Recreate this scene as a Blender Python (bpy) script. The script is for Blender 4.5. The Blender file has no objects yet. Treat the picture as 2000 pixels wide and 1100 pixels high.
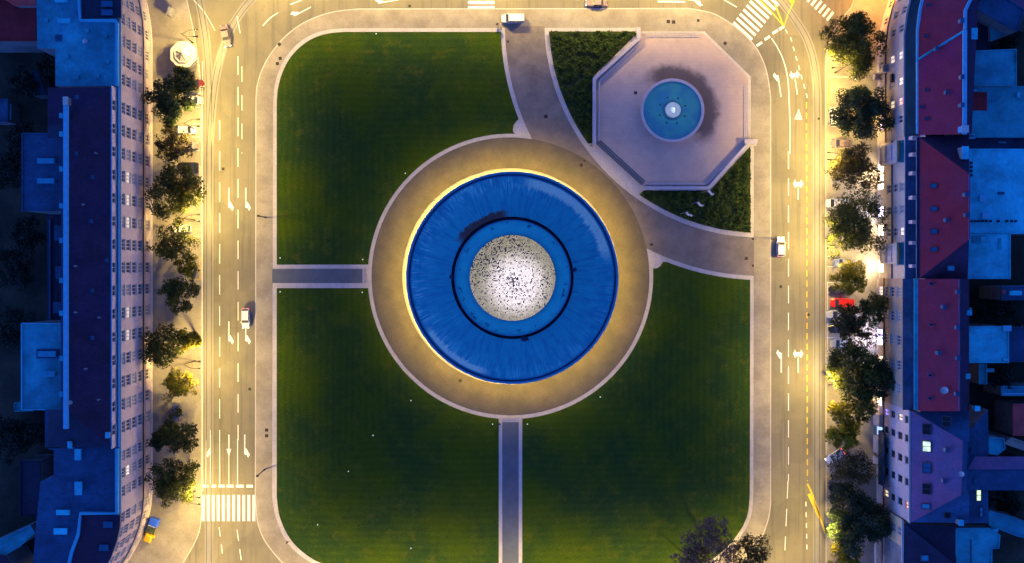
import bpy, math, random
from mathutils import Vector, Matrix
from mathutils.geometry import tessellate_polygon
random.seed(7)
R = math.radians
sc = bpy.context.scene
col = sc.collection

# ------------------------------------------------------------------ camera, world, exposure
S = 0.11                 # metres per photo pixel at street level
H = 230.0                # camera height
NX, NY = 960.0, 521.0    # point of the photo right under the camera
def W(px, py, z=0.0):
    f = (H - z) / H
    return Vector((((NX + (px - NX) * f) - 1000) * S, (550 - (NY + (py - NY) * f)) * S, z))
def G(px, py, z=0.0):
    return Vector(((px - 1000) * S, (550 - py) * S, z))
def unproj(p):           # ground pixel of a world point
    return (p.x / S + 1000, 550 - p.y / S)

cam_d = bpy.data.cameras.new('camera'); cam = bpy.data.objects.new('camera', cam_d); col.objects.link(cam)
cam.location = ((NX - 1000) * S, (550 - NY) * S, H)
cam_d.sensor_fit = 'HORIZONTAL'
cam_d.angle = 2 * math.atan(1000 * S / H)
cam_d.shift_x = (1000 - NX) / 2000.0
cam_d.shift_y = -(550 - NY) / 2000.0
cam_d.clip_start = 1; cam_d.clip_end = 3000
sc.camera = cam

SKY_TINT = (0.070, 0.225, 1.0)
SKY_STRENGTH = 0.15
SKY_GAIN = 50.0
LAMP_W = 9000.0
LAMP_COL = (1.0, 0.69, 0.17)
sc.view_settings.view_transform = 'Standard'; sc.view_settings.look = 'None'
sc.view_settings.exposure = 0.0; sc.view_settings.gamma = 1.0
w = bpy.data.worlds.new('World'); sc.world = w; w.use_nodes = True
nt = w.node_tree; nt.nodes.clear()
sky = nt.nodes.new('ShaderNodeTexSky'); sky.sky_type = 'NISHITA'; sky.sun_disc = False
sky.sun_elevation = R(1.0); sky.sun_rotation = R(250); sky.ozone_density = 6
bw = nt.nodes.new('ShaderNodeRGBToBW'); nt.links.new(sky.outputs[0], bw.inputs[0])
mul = nt.nodes.new('ShaderNodeVectorMath'); mul.operation = 'MULTIPLY'
cb = nt.nodes.new('ShaderNodeCombineXYZ')
for i in range(3): nt.links.new(bw.outputs[0], cb.inputs[i])
nt.links.new(cb.outputs[0], mul.inputs[0]); mul.inputs[1].default_value = [c * SKY_GAIN for c in SKY_TINT]
bg = nt.nodes.new('ShaderNodeBackground'); bg.inputs[1].default_value = SKY_STRENGTH
nt.links.new(mul.outputs[0], bg.inputs[0])
wo = nt.nodes.new('ShaderNodeOutputWorld'); nt.links.new(bg.outputs[0], wo.inputs[0])

# ------------------------------------------------------------------ materials
MATS = {}
class NT:
    def __init__(s, m):
        s.t = m.node_tree; s.n = s.t.nodes
    def L(s, a, b): s.t.links.new(a, b)
    def put(s, sock, v):
        if isinstance(v, (int, float)): sock.default_value = v
        elif isinstance(v, (tuple, list)): sock.default_value = v if len(v) != 3 or sock.type != 'RGBA' else (*v, 1)
        else: s.L(v, sock)
    def m(s, op, a, b=None, c=None, clamp=False):
        n = s.n.new('ShaderNodeMath'); n.operation = op; n.use_clamp = clamp
        s.put(n.inputs[0], a)
        if b is not None: s.put(n.inputs[1], b)
        if c is not None: s.put(n.inputs[2], c)
        return n.outputs[0]
    def ramp(s, v, a, b, lo=0.0, hi=1.0):
        n = s.n.new('ShaderNodeMapRange'); n.interpolation_type = 'SMOOTHSTEP'
        s.put(n.inputs[0], v); n.inputs[1].default_value = a; n.inputs[2].default_value = b
        n.inputs[3].default_value = lo; n.inputs[4].default_value = hi
        return n.outputs[0]
    def mix(s, f, a, b, mode='MIX'):
        n = s.n.new('ShaderNodeMix'); n.data_type = 'RGBA'; n.blend_type = mode
        s.put(n.inputs[0], f); s.put(n.inputs[6], a); s.put(n.inputs[7], b)
        return n.outputs[2]
    def noise(s, vec, scale, detail=4, rough=.6):
        n = s.n.new('ShaderNodeTexNoise'); n.inputs['Scale'].default_value = scale
        n.inputs['Detail'].default_value = detail; n.inputs['Roughness'].default_value = rough
        if vec is not None: s.L(vec, n.inputs['Vector'])
        return n.outputs[0]
    def pos(s):
        return s.n.new('ShaderNodeNewGeometry').outputs['Position']
    def xyz(s, v):
        n = s.n.new('ShaderNodeSeparateXYZ'); s.L(v, n.inputs[0]); return n.outputs
    def vec(s, x, y, z):
        n = s.n.new('ShaderNodeCombineXYZ')
        for i, v in enumerate((x, y, z)): s.put(n.inputs[i], v)
        return n.outputs[0]

def newmat(name):
    m = bpy.data.materials.new(name); m.use_nodes = True; MATS[name] = m
    b = m.node_tree.nodes['Principled BSDF']
    return m, NT(m), b

def mat(name, c, rough=.8, amt=.25, scale=.6, fine=8.0, stretch=None, metal=0.0, bump=.15, spec=.3, grain=.12,
        brick=None, tint=None):
    """procedural surface: broad blotches + fine grain, optional stretch (x,y,z) and brick/tile joints"""
    m, t, b = newmat(name)
    p = t.pos()
    if stretch:
        mp = t.n.new('ShaderNodeMapping'); mp.inputs['Scale'].default_value = stretch; t.L(p, mp.inputs[0]); pv = mp.outputs[0]
    else: pv = p
    n1 = t.noise(pv, scale, 6, .65); n2 = t.noise(p, fine, 3, .6)
    f = t.m('ADD', t.ramp(n1, .25, .75, 1 - amt, 1 + amt), t.ramp(n2, .2, .8, -grain, grain))
    g = t.vec(f, f, f)
    n = t.n.new('ShaderNodeVectorMath'); n.operation = 'MULTIPLY'; t.L(g, n.inputs[0])
    base = c
    if tint:
        base = t.mix(t.ramp(t.noise(pv, scale * .37, 4, .6), .4, .62), c, tint); t.L(base, n.inputs[1])
    else: n.inputs[1].default_value = c
    out = n.outputs[0]; hgt = n2
    if brick:
        bt = t.n.new('ShaderNodeTexBrick'); t.L(p, bt.inputs['Vector'])
        bt.inputs['Scale'].default_value = 1; bt.inputs['Brick Width'].default_value = brick[0]; bt.inputs['Row Height'].default_value = brick[1]
        bt.inputs['Mortar Size'].default_value = brick[2]; bt.inputs['Color1'].default_value = (1, 1, 1, 1)
        bt.inputs['Color2'].default_value = (brick[3],) * 3 + (1,); bt.inputs['Mortar'].default_value = (brick[4],) * 3 + (1,)
        out = t.mix(1.0, out, bt.outputs['Color'], 'MULTIPLY')
    t.L(out, b.inputs['Base Color'])
    b.inputs['Roughness'].default_value = rough; b.inputs['Metallic'].default_value = metal
    b.inputs['Specular IOR Level'].default_value = spec
    if bump:
        bn = t.n.new('ShaderNodeBump'); bn.inputs['Strength'].default_value = bump; bn.inputs['Distance'].default_value = .1
        t.L(hgt, bn.inputs['Height']); t.L(bn.outputs[0], b.inputs['Normal'])
    return m

def emis(name, c, st, vary=0.3, scale=1.2):
    m, t, b = newmat(name)
    n = t.noise(t.pos(), scale, 3, .5)
    b.inputs['Base Color'].default_value = (.5, .5, .5, 1)
    b.inputs['Emission Color'].default_value = (*c, 1)
    t.L(t.ramp(n, .3, .7, st * (1 - vary), st * (1 + vary)), b.inputs['Emission Strength'])
    return m

def asphalt_mat():
    m, t, b = newmat('asphalt'); p = t.pos()
    mp = t.n.new('ShaderNodeMapping'); mp.inputs['Scale'].default_value = (1.3, .045, 1); t.L(p, mp.inputs[0])
    big = t.noise(p, .07, 5, .6); lane = t.noise(mp.outputs[0], 1.0, 4, .55); blot = t.noise(p, .5, 6, .7); fine = t.noise(p, 9, 3, .7)
    c = t.mix(t.ramp(big, .35, .65), (.215, .192, .135), (.155, .142, .108))
    c = t.mix(t.m('MULTIPLY', t.ramp(lane, .50, .66), .45), c, (.10, .095, .08))
    c = t.mix(t.m('MULTIPLY', t.ramp(blot, .56, .72), .35), c, (.10, .09, .07))
    v = t.n.new('ShaderNodeTexVoronoi'); v.inputs['Scale'].default_value = .11; v.distance = 'CHEBYCHEV'; t.L(p, v.inputs['Vector'])
    pt = t.xyz(v.outputs['Color'])[0]; c = t.mix(t.m('MULTIPLY', t.m('GREATER_THAN', pt, .78), .22), c, (.10, .09, .075))
    g = t.ramp(fine, .2, .8, .86, 1.14); vm = t.n.new('ShaderNodeVectorMath'); vm.operation = 'MULTIPLY'; t.L(c, vm.inputs[0]); t.L(t.vec(g, g, g), vm.inputs[1])
    t.L(vm.outputs[0], b.inputs['Base Color']); b.inputs['Roughness'].default_value = .7; b.inputs['Specular IOR Level'].default_value = .3
    bn = t.n.new('ShaderNodeBump'); bn.inputs['Strength'].default_value = .2; bn.inputs['Distance'].default_value = .05; t.L(fine, bn.inputs['Height']); t.L(bn.outputs[0], b.inputs['Normal'])
asphalt_mat()
mat('pavement', (.32, .285, .225), .85, .16, .3, 5, bump=.2, tint=(.255, .225, .18), brick=(.9, .9, .015, .97, .86))
mat('stone_border', (.50, .46, .44), .8, .08, .5, 4, brick=(1.4, 3.1, .03, .93, .7))
mat('setts', (.165, .135, .10), .85, .13, .35, 12, bump=.4, tint=(.135, .118, .095), brick=(.22, .12, .012, .8, .6))
mat('path_setts', (.27, .225, .19), .85, .16, .35, 12, bump=.4, tint=(.21, .18, .16), brick=(.22, .12, .012, .8, .6))
mat('dark_setts', (.13, .15, .18), .85, .12, .35, 12, bump=.4, brick=(.22, .12, .012, .85, .6))
mat('soil', (.03, .034, .022), .95, .5, .12, 1.2, bump=.4, tint=(.06, .045, .03))
mat('paint_white', (.78, .78, .74), .6, .10, 2.0, 14, bump=.05)
mat('paint_yellow', (.75, .5, .03), .6, .10, 2.0, 14, bump=.05)
mat('rail_steel', (.10, .09, .085), .35, .2, 1, 6, metal=.6)
mat('rail_bed', (.23, .22, .20), .8, .15, .4, 6, stretch=(1, .2, 1))
mat('facade_pink', (.60, .46, .40), .85, .12, .22, 3, bump=.1, tint=(.40, .32, .31))
mat('facade_lilac', (.58, .46, .43), .85, .10, .22, 3, bump=.1)
mat('facade_cream', (.60, .50, .38), .85, .10, .25, 3, bump=.1)
mat('facade_brown', (.48, .34, .20), .85, .12, .25, 3, bump=.1)
mat('facade_grey', (.52, .42, .34), .85, .12, .25, 3, bump=.1, tint=(.44, .36, .30))
mat('facade_ochre', (.60, .43, .24), .85, .12, .25, 3, bump=.1)
mat('trim_stone', (.55, .48, .42), .8, .08, .5, 3)
mat('cornice_dark', (.11, .07, .06), .7, .1, .5, 3)
mat('courtyard_wall', (.20, .19, .19), .9, .25, .25, 2)
mat('roof_sheet_blue', (.03, .36, .42), .65, .34, .22, 1.6, bump=.1, tint=(.025, .26, .34), brick=(30, .6, .02, .97, .9))
mat('roof_sheet_light', (.04, .58, .68), .6, .28, .25, 1.5, bump=.1, tint=(.04, .40, .50), brick=(2.6, 9, .03, .93, .8))
mat('roof_dark_blue', (.022, .085, .17), .7, .34, .25, 2, bump=.1, tint=(.02, .065, .14), brick=(30, .6, .02, .9, .8))
mat('roof_slate', (.055, .022, .050), .8, .25, .3, 4, bump=.25, tint=(.05, .022, .062), brick=(.5, .4, .03, .8, .7))
mat('roof_slate_deep', (.03, .022, .052), .8, .2, .3, 4, bump=.25, tint=(.022, .03, .065), brick=(.5, .4, .03, .8, .7))
mat('roof_tile_red', (.50, .038, .062), .8, .10, .3, 4, bump=.3, tint=(.44, .03, .07), brick=(.4, .33, .02, .9, .8))
mat('roof_tile_brown', (.46, .028, .040), .8, .12, .3, 4, bump=.3, tint=(.38, .035, .06), brick=(.4, .33, .02, .9, .8))
mat('roof_tile_violet', (.25, .10, .19), .8, .12, .3, 4, bump=.3, tint=(.16, .11, .21), brick=(.4, .33, .03, .85, .75))
mat('mansard_slate', (.008, .03, .065), .95, spec=0, amt=.2, scale=.4, fine=4, bump=.1)
mat('gutter_metal', (.10, .45, .62), .5, .08, 1, 3, spec=.4)
mat('parapet_metal', (.06, .40, .52), .5, .10, .6, 3, spec=.4)
mat('pane_dark', (.014, .012, .016), .35, .1, 1, 3, bump=0, spec=.2)
mat('pane_blind', (.30, .28, .24), .6, .2, 1.2, 6, bump=0, spec=.2)
mat('frame_white', (.55, .52, .50), .6, .05, 1, 4, bump=0)
mat('frame_dark', (.05, .05, .06), .5, .1, 1, 4, bump=0)
mat('metal_dark', (.035, .025, .022), .5, .1, 1, 4, bump=0)
mat('metal_grey', (.22, .22, .23), .5, .1, 1, 4, bump=0)
mat('basin_stone', (.50, .44, .46), .7, .08, 1.5, 5)
mat('parapet_stone', (.48, .44, .46), .8, .08, .4, 4, brick=(1.8, 5, .02, .96, .8))
mat('bark', (.09, .065, .045), .9, .2, 3, 10, bump=.5)
mat('kiosk_white', (.45, .43, .40), .5, .04, 1, 5, bump=0)
mat('kiosk_glass', (.06, .05, .045), .3, .1, 1, 5, bump=0)
mat('cover_iron', (.055, .045, .035), .7, .2, 4, 12, brick=(.12, .12, .02, .7, .5))
mat('balcony_glass', (.01, .05, .09), .25, .3, .6, 2, bump=0)
mat('plinth_stone', (.45, .41, .34), .75, .05, .6, 4)
mat('column_stone', (.6, .56, .5), .75, .06, .6, 4)
mat('tyre', (.02, .02, .02), .9, .1, 3, 10, bump=0)
mat('skin', (.42, .27, .19), .6, .05, 3, 10, bump=0)
mat('cloth_dark', (.03, .03, .045), .9, .2, 5, 30, bump=.1)
mat('cloth_pale', (.5, .48, .47), .9, .1, 5, 30, bump=.1)
mat('hair', (.03, .02, .015), .8, .2, 8, 30, bump=.1)
mat('flag_cloth', (.75, .72, .68), .8, .06, 2, 10, bump=.1)
emis('lamp_lens', (1, .8, .45), 60, .05)
emis('lit_cream', (1, .78, .45), 1.25, .35)
emis('lit_green', (.75, 1, .45), .95, .35)
emis('lit_orange', (1, .38, .14), 1.3, .35)
emis('lit_shop', (1, .72, .42), 7, .3)
emis('lit_shop_violet', (.62, .50, 1), 8, .3)
emis('lit_violet', (.35, .22, 1), 1.6, .4)
emis('lit_blue', (.35, .55, 1), 1.4, .4)
emis('lit_flame', (1, .33, .02), 5, .2)
emis('head_light', (1, .95, .85), 5, .0)
emis('tail_light', (1, .03, .05), 5, .0)
emis('fountain_glow', (.75, .93, 1), .45, .7)
emis('garden_bulb', (.75, 1, .75), .8, .1)
for nm, c in (('car_white', (.75, .74, .72)), ('car_silver', (.42, .43, .45)), ('car_black', (.018, .018, .02)), ('car_red', (.75, .025, .02)),
              ('car_blue', (.28, .33, .5)), ('car_maroon', (.13, .02, .02)), ('car_plum', (.22, .16, .17)), ('truck_blue', (.03, .12, .75)),
              ('truck_green', (.15, .20, .07)), ('truck_yellow', (.85, .52, .01)), ('car_glass', (.02, .022, .026))):
    mat(nm, c, .3, .03, 1, 3, bump=0, spec=.5, grain=.02)

def grass_mat(name, c1, c2, c3, stripe):
    m, t, b = newmat(name)
    p = t.pos(); x, y, z = t.xyz(p)
    wob = t.noise(p, .05, 3, .5)
    big = t.noise(p, .055, 6, .65); patch = t.noise(p, .32, 8, .75); fine = t.noise(p, 4.5, 5, .85)
    a = t.mix(t.ramp(big, .35, .65), c1, c2)
    a = t.mix(t.m('MULTIPLY', t.ramp(patch, .50, .70), .6), a, c3)
    # mowing lanes run parallel to the edge of the square
    dx = t.m('ABSOLUTE', x); dy = t.m('ABSOLUTE', y)
    d = t.m('MAXIMUM', dx, t.m('ADD', dy, -2.0))
    s = t.m('SINE', t.m('MULTIPLY', t.m('ADD', d, t.m('MULTIPLY', wob, 2.5)), 4.4))
    f = t.m('ADD', t.m('ADD', 1.0, t.m('MULTIPLY', s, stripe)), t.ramp(fine, .25, .75, -.5, .5))
    vm = t.n.new('ShaderNodeVectorMath'); vm.operation = 'MULTIPLY'; t.L(a, vm.inputs[0]); t.L(t.vec(f, f, f), vm.inputs[1])
    t.L(vm.outputs[0], b.inputs['Base Color']); b.inputs['Roughness'].default_value = .95; b.inputs['Specular IOR Level'].default_value = .1
    bn = t.n.new('ShaderNodeBump'); bn.inputs['Strength'].default_value = .5; bn.inputs['Distance'].default_value = .08
    t.L(fine, bn.inputs['Height']); t.L(bn.outputs[0], b.inputs['Normal'])
grass_mat('grass', (.047, .082, .004), (.020, .052, .011), (.095, .098, .010), .07)

def leaf_mat(name, c, c2):
    m, t, b = newmat(name)
    g = t.n.new('ShaderNodeNewGeometry'); ri = g.outputs['Random Per Island']
    a = t.mix(ri, c, c2)
    a2 = t.mix(t.ramp(t.noise(g.outputs['Position'], .9, 3, .6), .35, .65), a, tuple(k * .55 for k in c))
    t.L(a2, b.inputs['Base Color']); b.inputs['Roughness'].default_value = .6; b.inputs['Specular IOR Level'].default_value = .25
    tr = t.n.new('ShaderNodeBsdfTranslucent'); t.L(a2, tr.inputs[0])
    mx = t.n.new('ShaderNodeMixShader'); mx.inputs[0].default_value = .35
    o = t.n['Material Output']; t.L(b.outputs[0], mx.inputs[1]); t.L(tr.outputs[0], mx.inputs[2]); t.L(mx.outputs[0], o.inputs[0])
leaf_mat('leaf_dark', (.04, .072, .026), (.065, .09, .035))
leaf_mat('leaf_olive', (.075, .095, .014), (.14, .145, .02))
leaf_mat('leaf_yellow', (.24, .22, .008), (.38, .32, .012))
leaf_mat('leaf_brown', (.095, .08, .018), (.15, .12, .028))
leaf_mat('leaf_mauve', (.17, .105, .09), (.24, .15, .12))
leaf_mat('leaf_cover', (.055, .10, .012), (.09, .15, .018))
leaf_mat('leaf_court', (.03, .045, .03), (.05, .05, .03))

# ------------------------------------------------------------------ mesh helpers
class MB:
    def __init__(s): s.v = []; s.f = []; s.mi = []
    def face(s, pts, mi=0):
        n = len(s.v); s.v += [tuple(p) for p in pts]; s.f.append(tuple(range(n, n + len(pts)))); s.mi.append(mi)
    def box(s, x0, x1, y0, y1, z0, z1, mi=0, M=None):
        c = [Vector((x, y, z)) for z in (z0, z1) for y in (y0, y1) for x in (x0, x1)]
        if M: c = [M @ p for p in c]
        n = len(s.v); s.v += [tuple(p) for p in c]
        for q in ((0, 2, 3, 1), (4, 5, 7, 6), (0, 1, 5, 4), (2, 6, 7, 3), (0, 4, 6, 2), (1, 3, 7, 5)):
            s.f.append(tuple(n + k for k in q)); s.mi.append(mi)
    def poly(s, pts, z=None, mi=0, up=True):
        P = [Vector((p[0], p[1], p[2] if z is None else z)) for p in pts]
        n = len(s.v); s.v += [tuple(p) for p in P]
        for t in tessellate_polygon([P]):
            a, b, c = (P[i] for i in t)
            fl = (b - a).cross(c - a).z < 0
            if fl == up: t = (t[0], t[2], t[1])
            s.f.append(tuple(n + k for k in t)); s.mi.append(mi)
    def prism(s, pts, z0, z1, mi=0, side=None, bottom=False):
        s.poly(pts, z1, mi)
        if bottom: s.poly(pts, z0, mi, up=False)
        area = sum(pts[i][0] * pts[(i + 1) % len(pts)][1] - pts[(i + 1) % len(pts)][0] * pts[i][1] for i in range(len(pts)))
        P = list(pts) if area > 0 else list(pts)[::-1]
        for i in range(len(P)):
            a, b = P[i], P[(i + 1) % len(P)]
            s.face([(a[0], a[1], z0), (b[0], b[1], z0), (b[0], b[1], z1), (a[0], a[1], z1)], mi if side is None else side)
    def strip(s, pts, wd, z, mi=0, h=None):     # ribbon along a ground polyline
        n = len(pts)
        L, Rr = [], []
        for i in range(n):
            a = Vector(pts[max(0, i - 1)][:2]); b = Vector(pts[min(n - 1, i + 1)][:2]); d = (b - a).normalized()
            nn = Vector((-d.y, d.x)) * wd / 2; p = Vector(pts[i][:2])
            L.append(p + nn); Rr.append(p - nn)
        if h:
            for i in range(n - 1):
                a, b, c, d = Rr[i], Rr[i + 1], L[i + 1], L[i]
                s.face([(*a, z + h), (*b, z + h), (*c, z + h), (*d, z + h)], mi); s.face([(*a, z), (*b, z), (*b, z + h), (*a, z + h)], mi); s.face([(*c, z), (*d, z), (*d, z + h), (*c, z + h)], mi)
                if i == 0: s.face([(*d, z), (*a, z), (*a, z + h), (*d, z + h)], mi)
                if i == n - 2: s.face([(*b, z), (*c, z), (*c, z + h), (*b, z + h)], mi)
        else:
            for i in range(n - 1):
                s.face([(*Rr[i], z), (*Rr[i + 1], z), (*L[i + 1], z), (*L[i], z)], mi)
    def tube(s, path, rad, mi=0, seg=8):
        rings = []
        for i, p in enumerate(path):
            p = Vector(p); a = Vector(path[max(0, i - 1)]); b = Vector(path[min(len(path) - 1, i + 1)]); d = (b - a).normalized()
            u = d.orthogonal().normalized() if abs(d.z) > .9 else Vector((0, 0, 1)).cross(d).normalized()
            v = d.cross(u); r = rad[i] if isinstance(rad, (list, tuple)) else rad
            n = len(s.v); s.v += [tuple(p + (u * math.cos(k * 2 * math.pi / seg) + v * math.sin(k * 2 * math.pi / seg)) * r) for k in range(seg)]
            rings.append(n)
        for a, b in zip(rings, rings[1:]):
            for k in range(seg):
                s.f.append((a + k, a + (k + 1) % seg, b + (k + 1) % seg, b + k)); s.mi.append(mi)
        s.f.append(tuple(rings[-1] + k for k in range(seg))); s.mi.append(mi)
        s.f.append(tuple(rings[0] + k for k in range(seg))[::-1]); s.mi.append(mi)
    def lathe(s, prof, cx=0, cy=0, seg=96, mi=0, closed=False):
        rings = []
        for r, z in prof:
            n = len(s.v); s.v += [(cx + r * math.cos(k * 2 * math.pi / seg), cy + r * math.sin(k * 2 * math.pi / seg), z) for k in range(seg)]
            rings.append(n)
        for j, (a, b) in enumerate(zip(rings, rings[1:])):
            for k in range(seg):
                s.f.append((a + k, a + (k + 1) % seg, b + (k + 1) % seg, b + k)); s.mi.append(mi if not isinstance(mi, list) else mi[j])
    def build(s, name, mats, parent=None, smooth=False, loc=None):
        me = bpy.data.meshes.new(name); me.from_pydata(s.v, [], s.f)
        for mm in (mats if isinstance(mats, (list, tuple)) else [mats]): me.materials.append(MATS[mm])
        me.polygons.foreach_set('material_index', s.mi)
        if smooth: me.polygons.foreach_set('use_smooth', [True] * len(s.f))
        me.update()
        o = bpy.data.objects.new(name, me); col.objects.link(o)
        if parent: o.parent = parent
        if loc is not None: o.location = loc
        return o

def tag(o, label=None, cat=None, group=None, kind=None):
    if label: o['label'] = label
    if cat: o['category'] = cat
    if group: o['group'] = group
    if kind: o['kind'] = kind
    return o
def thing(name, label, cat, loc=(0, 0, 0), rz=0, group=None):
    o = bpy.data.objects.new(name, None); col.objects.link(o); o.location = loc; o.rotation_euler = (0, 0, rz)
    o.empty_display_size = .3
    return tag(o, label, cat, group)
def struct(o): return tag(o, kind='structure')
def link_copy(src, parent=None):
    o = src.copy(); col.objects.link(o)
    if parent: o.parent = parent
    return o
def copy_tree(o, parent=None):
    c = link_copy(o, parent)
    for ch in [x for x in KIDS.get(o.name, [])]: copy_tree(ch, c)
    return c
KIDS = {}
def index_kids(root):
    ks = list(root.children); KIDS[root.name] = ks
    for k in ks: index_kids(k)

def gp(*pts): return [tuple(G(*p)[:2]) for p in pts]
def arc(cx, cy, r, a0, a1, n=40):      # pixel space; angle measured with y down
    return [(cx + r * math.cos(R(a0 + (a1 - a0) * i / n)), cy + r * math.sin(R(a0 + (a1 - a0) * i / n))) for i in range(n + 1)]
def sm(pts, k=6):                       # Catmull-Rom
    out = []
    for i in range(len(pts) - 1):
        p0 = pts[max(0, i - 1)]; p1 = pts[i]; p2 = pts[i + 1]; p3 = pts[min(len(pts) - 1, i + 2)]
        for j in range(k):
            t = j / k
            out.append(tuple(.5 * ((2 * p1[c]) + (-p0[c] + p2[c]) * t + (2 * p0[c] - 5 * p1[c] + 4 * p2[c] - p3[c]) * t * t + (-p0[c] + 3 * p1[c] - 3 * p2[c] + p3[c]) * t ** 3) for c in (0, 1)))
    out.append(pts[-1]); return out

# ------------------------------------------------------------------ ground, road, pavements
mb = MB(); mb.poly([(-1500, -1500), (1500, -1500), (1500, 1500), (-1500, 1500)], -.05); struct(mb.build('ground', 'soil'))
mb = MB(); mb.poly(gp((250, -700), (1745, -700), (1745, 1900), (250, 1900)), 0)
road = struct(mb.build('road', 'asphalt'))
# pavement around the square (kerb 12 cm)
OUT = (sm([(500, 200), (503, 165), (515, 130), (533, 100), (557, 72), (585, 50), (617, 34), (655, 23), (700, 18)]) + [(1330, 17)] +
       sm([(1345, 17), (1390, 26), (1425, 45), (1455, 69), (1480, 99), (1497, 140), (1505, 190)]) + [(1505, 960)] +
       sm([(1505, 985), (1500, 1015), (1487, 1050), (1465, 1085), (1437, 1112), (1395, 1138), (1330, 1155)]) + [(700, 1160)] +
       sm([(660, 1155), (615, 1138), (580, 1120), (553, 1100), (531, 1075), (514, 1050), (503, 1018), (499, 975)]))
def inset(poly, d):
    n = len(poly); area = sum(poly[i][0] * poly[(i + 1) % n][1] - poly[(i + 1) % n][0] * poly[i][1] for i in range(n)); sg = 1 if area > 0 else -1
    out = []
    for i in range(n):
        a = Vector(poly[i - 1]); b = Vector(poly[(i + 1) % n]); t = (b - a).normalized()
        out.append((poly[i][0] - t.y * d * sg, poly[i][1] + t.x * d * sg))
    return out
mb = MB(); mb.prism(gp(*OUT), 0, .12, 0, 1)
mb.strip(gp(*(OUT + OUT[:1])), .22, .124, 1)
struct(mb.build('square_pavement', ['pavement', 'stone_border']))
# street pavements along the house rows
LP = [(250, -500), (352, -500), (356, -60)] + sm([(365, 0), (378, 60), (389, 130), (394, 200)]) + [(394, 940)] + sm([(394, 1000), (390, 1035), (378, 1065), (358, 1100), (340, 1140)]) + [(330, 1500), (250, 1500)]
mb = MB(); mb.prism(gp(*LP), 0, .12, 0, 1); mb.strip(gp(*LP[2:-2]), .2, .124, 1)
struct(mb.build('west_pavement', ['pavement', 'stone_border']))
RP = [(1745, -500), (1690, -60)] + sm([(1662, 15), (1640, 42), (1622, 75), (1613, 110), (1612, 150)]) + [(1613, 950), (1613, 1500), (1745, 1500)]
mb = MB(); mb.prism(gp(*RP), 0, .12, 0, 1); mb.strip(gp(*RP[1:-1]), .2, .124, 1)
struct(mb.build('east_pavement', ['pavement', 'stone_border']))

# garden slab: its stone shows as the pale borders
GO = (sm([(534, 200), (536, 175), (542, 148), (553, 122), (568, 100), (588, 81), (612, 67), (640, 59), (670, 56)]) + [(1250, 55), (1250, 62), (1376, 62), (1466, 150), (1466, 272), (1477, 272), (1477, 285), (1472, 285)] +
      [(1471, 940)] + sm([(1471, 965), (1468, 1000), (1460, 1025), (1450, 1042), (1434, 1064), (1408, 1090), (1372, 1112), (1320, 1128)]) + [(720, 1130)] +
      sm([(690, 1126), (640, 1112), (607, 1098), (580, 1079), (560, 1057), (547, 1032), (537, 1003), (532, 970)]))
mb = MB(); mb.prism(gp(*GO), .1, .22); slab = struct(mb.build('garden_border', 'stone_border'))
PC = (997, 540)      # pavilion centre on the ground
C1 = (1487, 48); C2 = (1487, 42); C3 = (1485, 42)
def circ_y(c, r, x, sgn): return c[1] + sgn * math.sqrt(r * r - (x - c[0]) ** 2)
def arc_pts(c, r, p0, p1, n=40):   # arc between directions of two points, short way
    a0 = math.atan2(p0[1] - c[1], p0[0] - c[0]); a1 = math.atan2(p1[1] - c[1], p1[0] - c[0])
    d = (a1 - a0 + math.pi) % (2 * math.pi) - math.pi
    return [(c[0] + r * math.cos(a0 + d * i / n), c[1] + r * math.sin(a0 + d * i / n)) for i in range(n + 1)]
RB = 278.5
nw = [(541, 517), (541, 205)] + sm([(541, 200), (543, 176), (549, 151), (559, 127), (573, 106), (592, 88), (615, 74), (642, 66), (672, 63)]) + \
     [(979, 63)] + arc_pts(C1, 509, (979, 66), (1008, 235), 16) + sm([(1008, 238), (1003, 246), (1002, 256), (1005, 262)], 3) + arc_pts(PC, RB, (998, 262), (720, 517), 40)
sw = [(541, 563)] + [(719.3, 563)] + arc_pts(PC, RB, (719, 566), (974, 818), 36) + [(974, 1122), (700, 1122)] + \
     sm([(690, 1119), (643, 1105), (612, 1092), (586, 1073), (567, 1052), (554, 1028), (545, 1002), (541, 970)])
se = [(1020, 1120), (1020, 818)] + arc_pts(PC, RB, (1022, 818), (1275, 527), 36) + sm([(1276, 524), (1283, 524), (1290, 519), (1294, 512)], 3) + \
     arc_pts(C2, 505, (1300, 512), (1465, 540), 16) + [(1464, 940)] + sm([(1464, 965), (1461, 998), (1453, 1022), (1443, 1039), (1427, 1060), (1403, 1083), (1368, 1104), (1320, 1120)])
lawnroot = []
for p, lb in ((nw, 'north west lawn'), (sw, 'south west lawn'), (se, 'south east lawn')):
    mb = MB(); mb.prism(gp(*p), .2, .26); o = struct(mb.build('lawn', 'grass')); lawnroot.append(o)
# paths and plaza
mb = MB()
pth = arc_pts(C1, 501, (986, 50), (1134, 399), 30)
outer = [(986, 52)] + arc_pts(C1, 501, (986, 56), (1134, 399), 30) + arc_pts(C2, 497, (1136, 394), (1480, 539), 30) + [(1472, 539), (1472, 464)] + arc_pts(C3, 422, (1480, 464), (1063, 56), 60) + [(1064, 52)]
mb.prism(gp(*outer), .1, .245); struct(mb.build('curved_path', 'path_setts'))
mb = MB(); mb.prism(gp(*arc(PC[0], PC[1], 271, 0, 360, 160)[:-1]), .2, .252); struct(mb.build('plaza', 'setts'))
mb = MB(); mb.prism(gp((532, 525), (716, 525), (716, 553), (532, 553)), .1, .24); struct(mb.build('west_path', 'dark_setts'))
mb = MB(); mb.prism(gp((981, 822), (1013, 822), (1013, 1140), (981, 1140)), .1, .24); struct(mb.build('south_path', 'dark_setts'))
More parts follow.
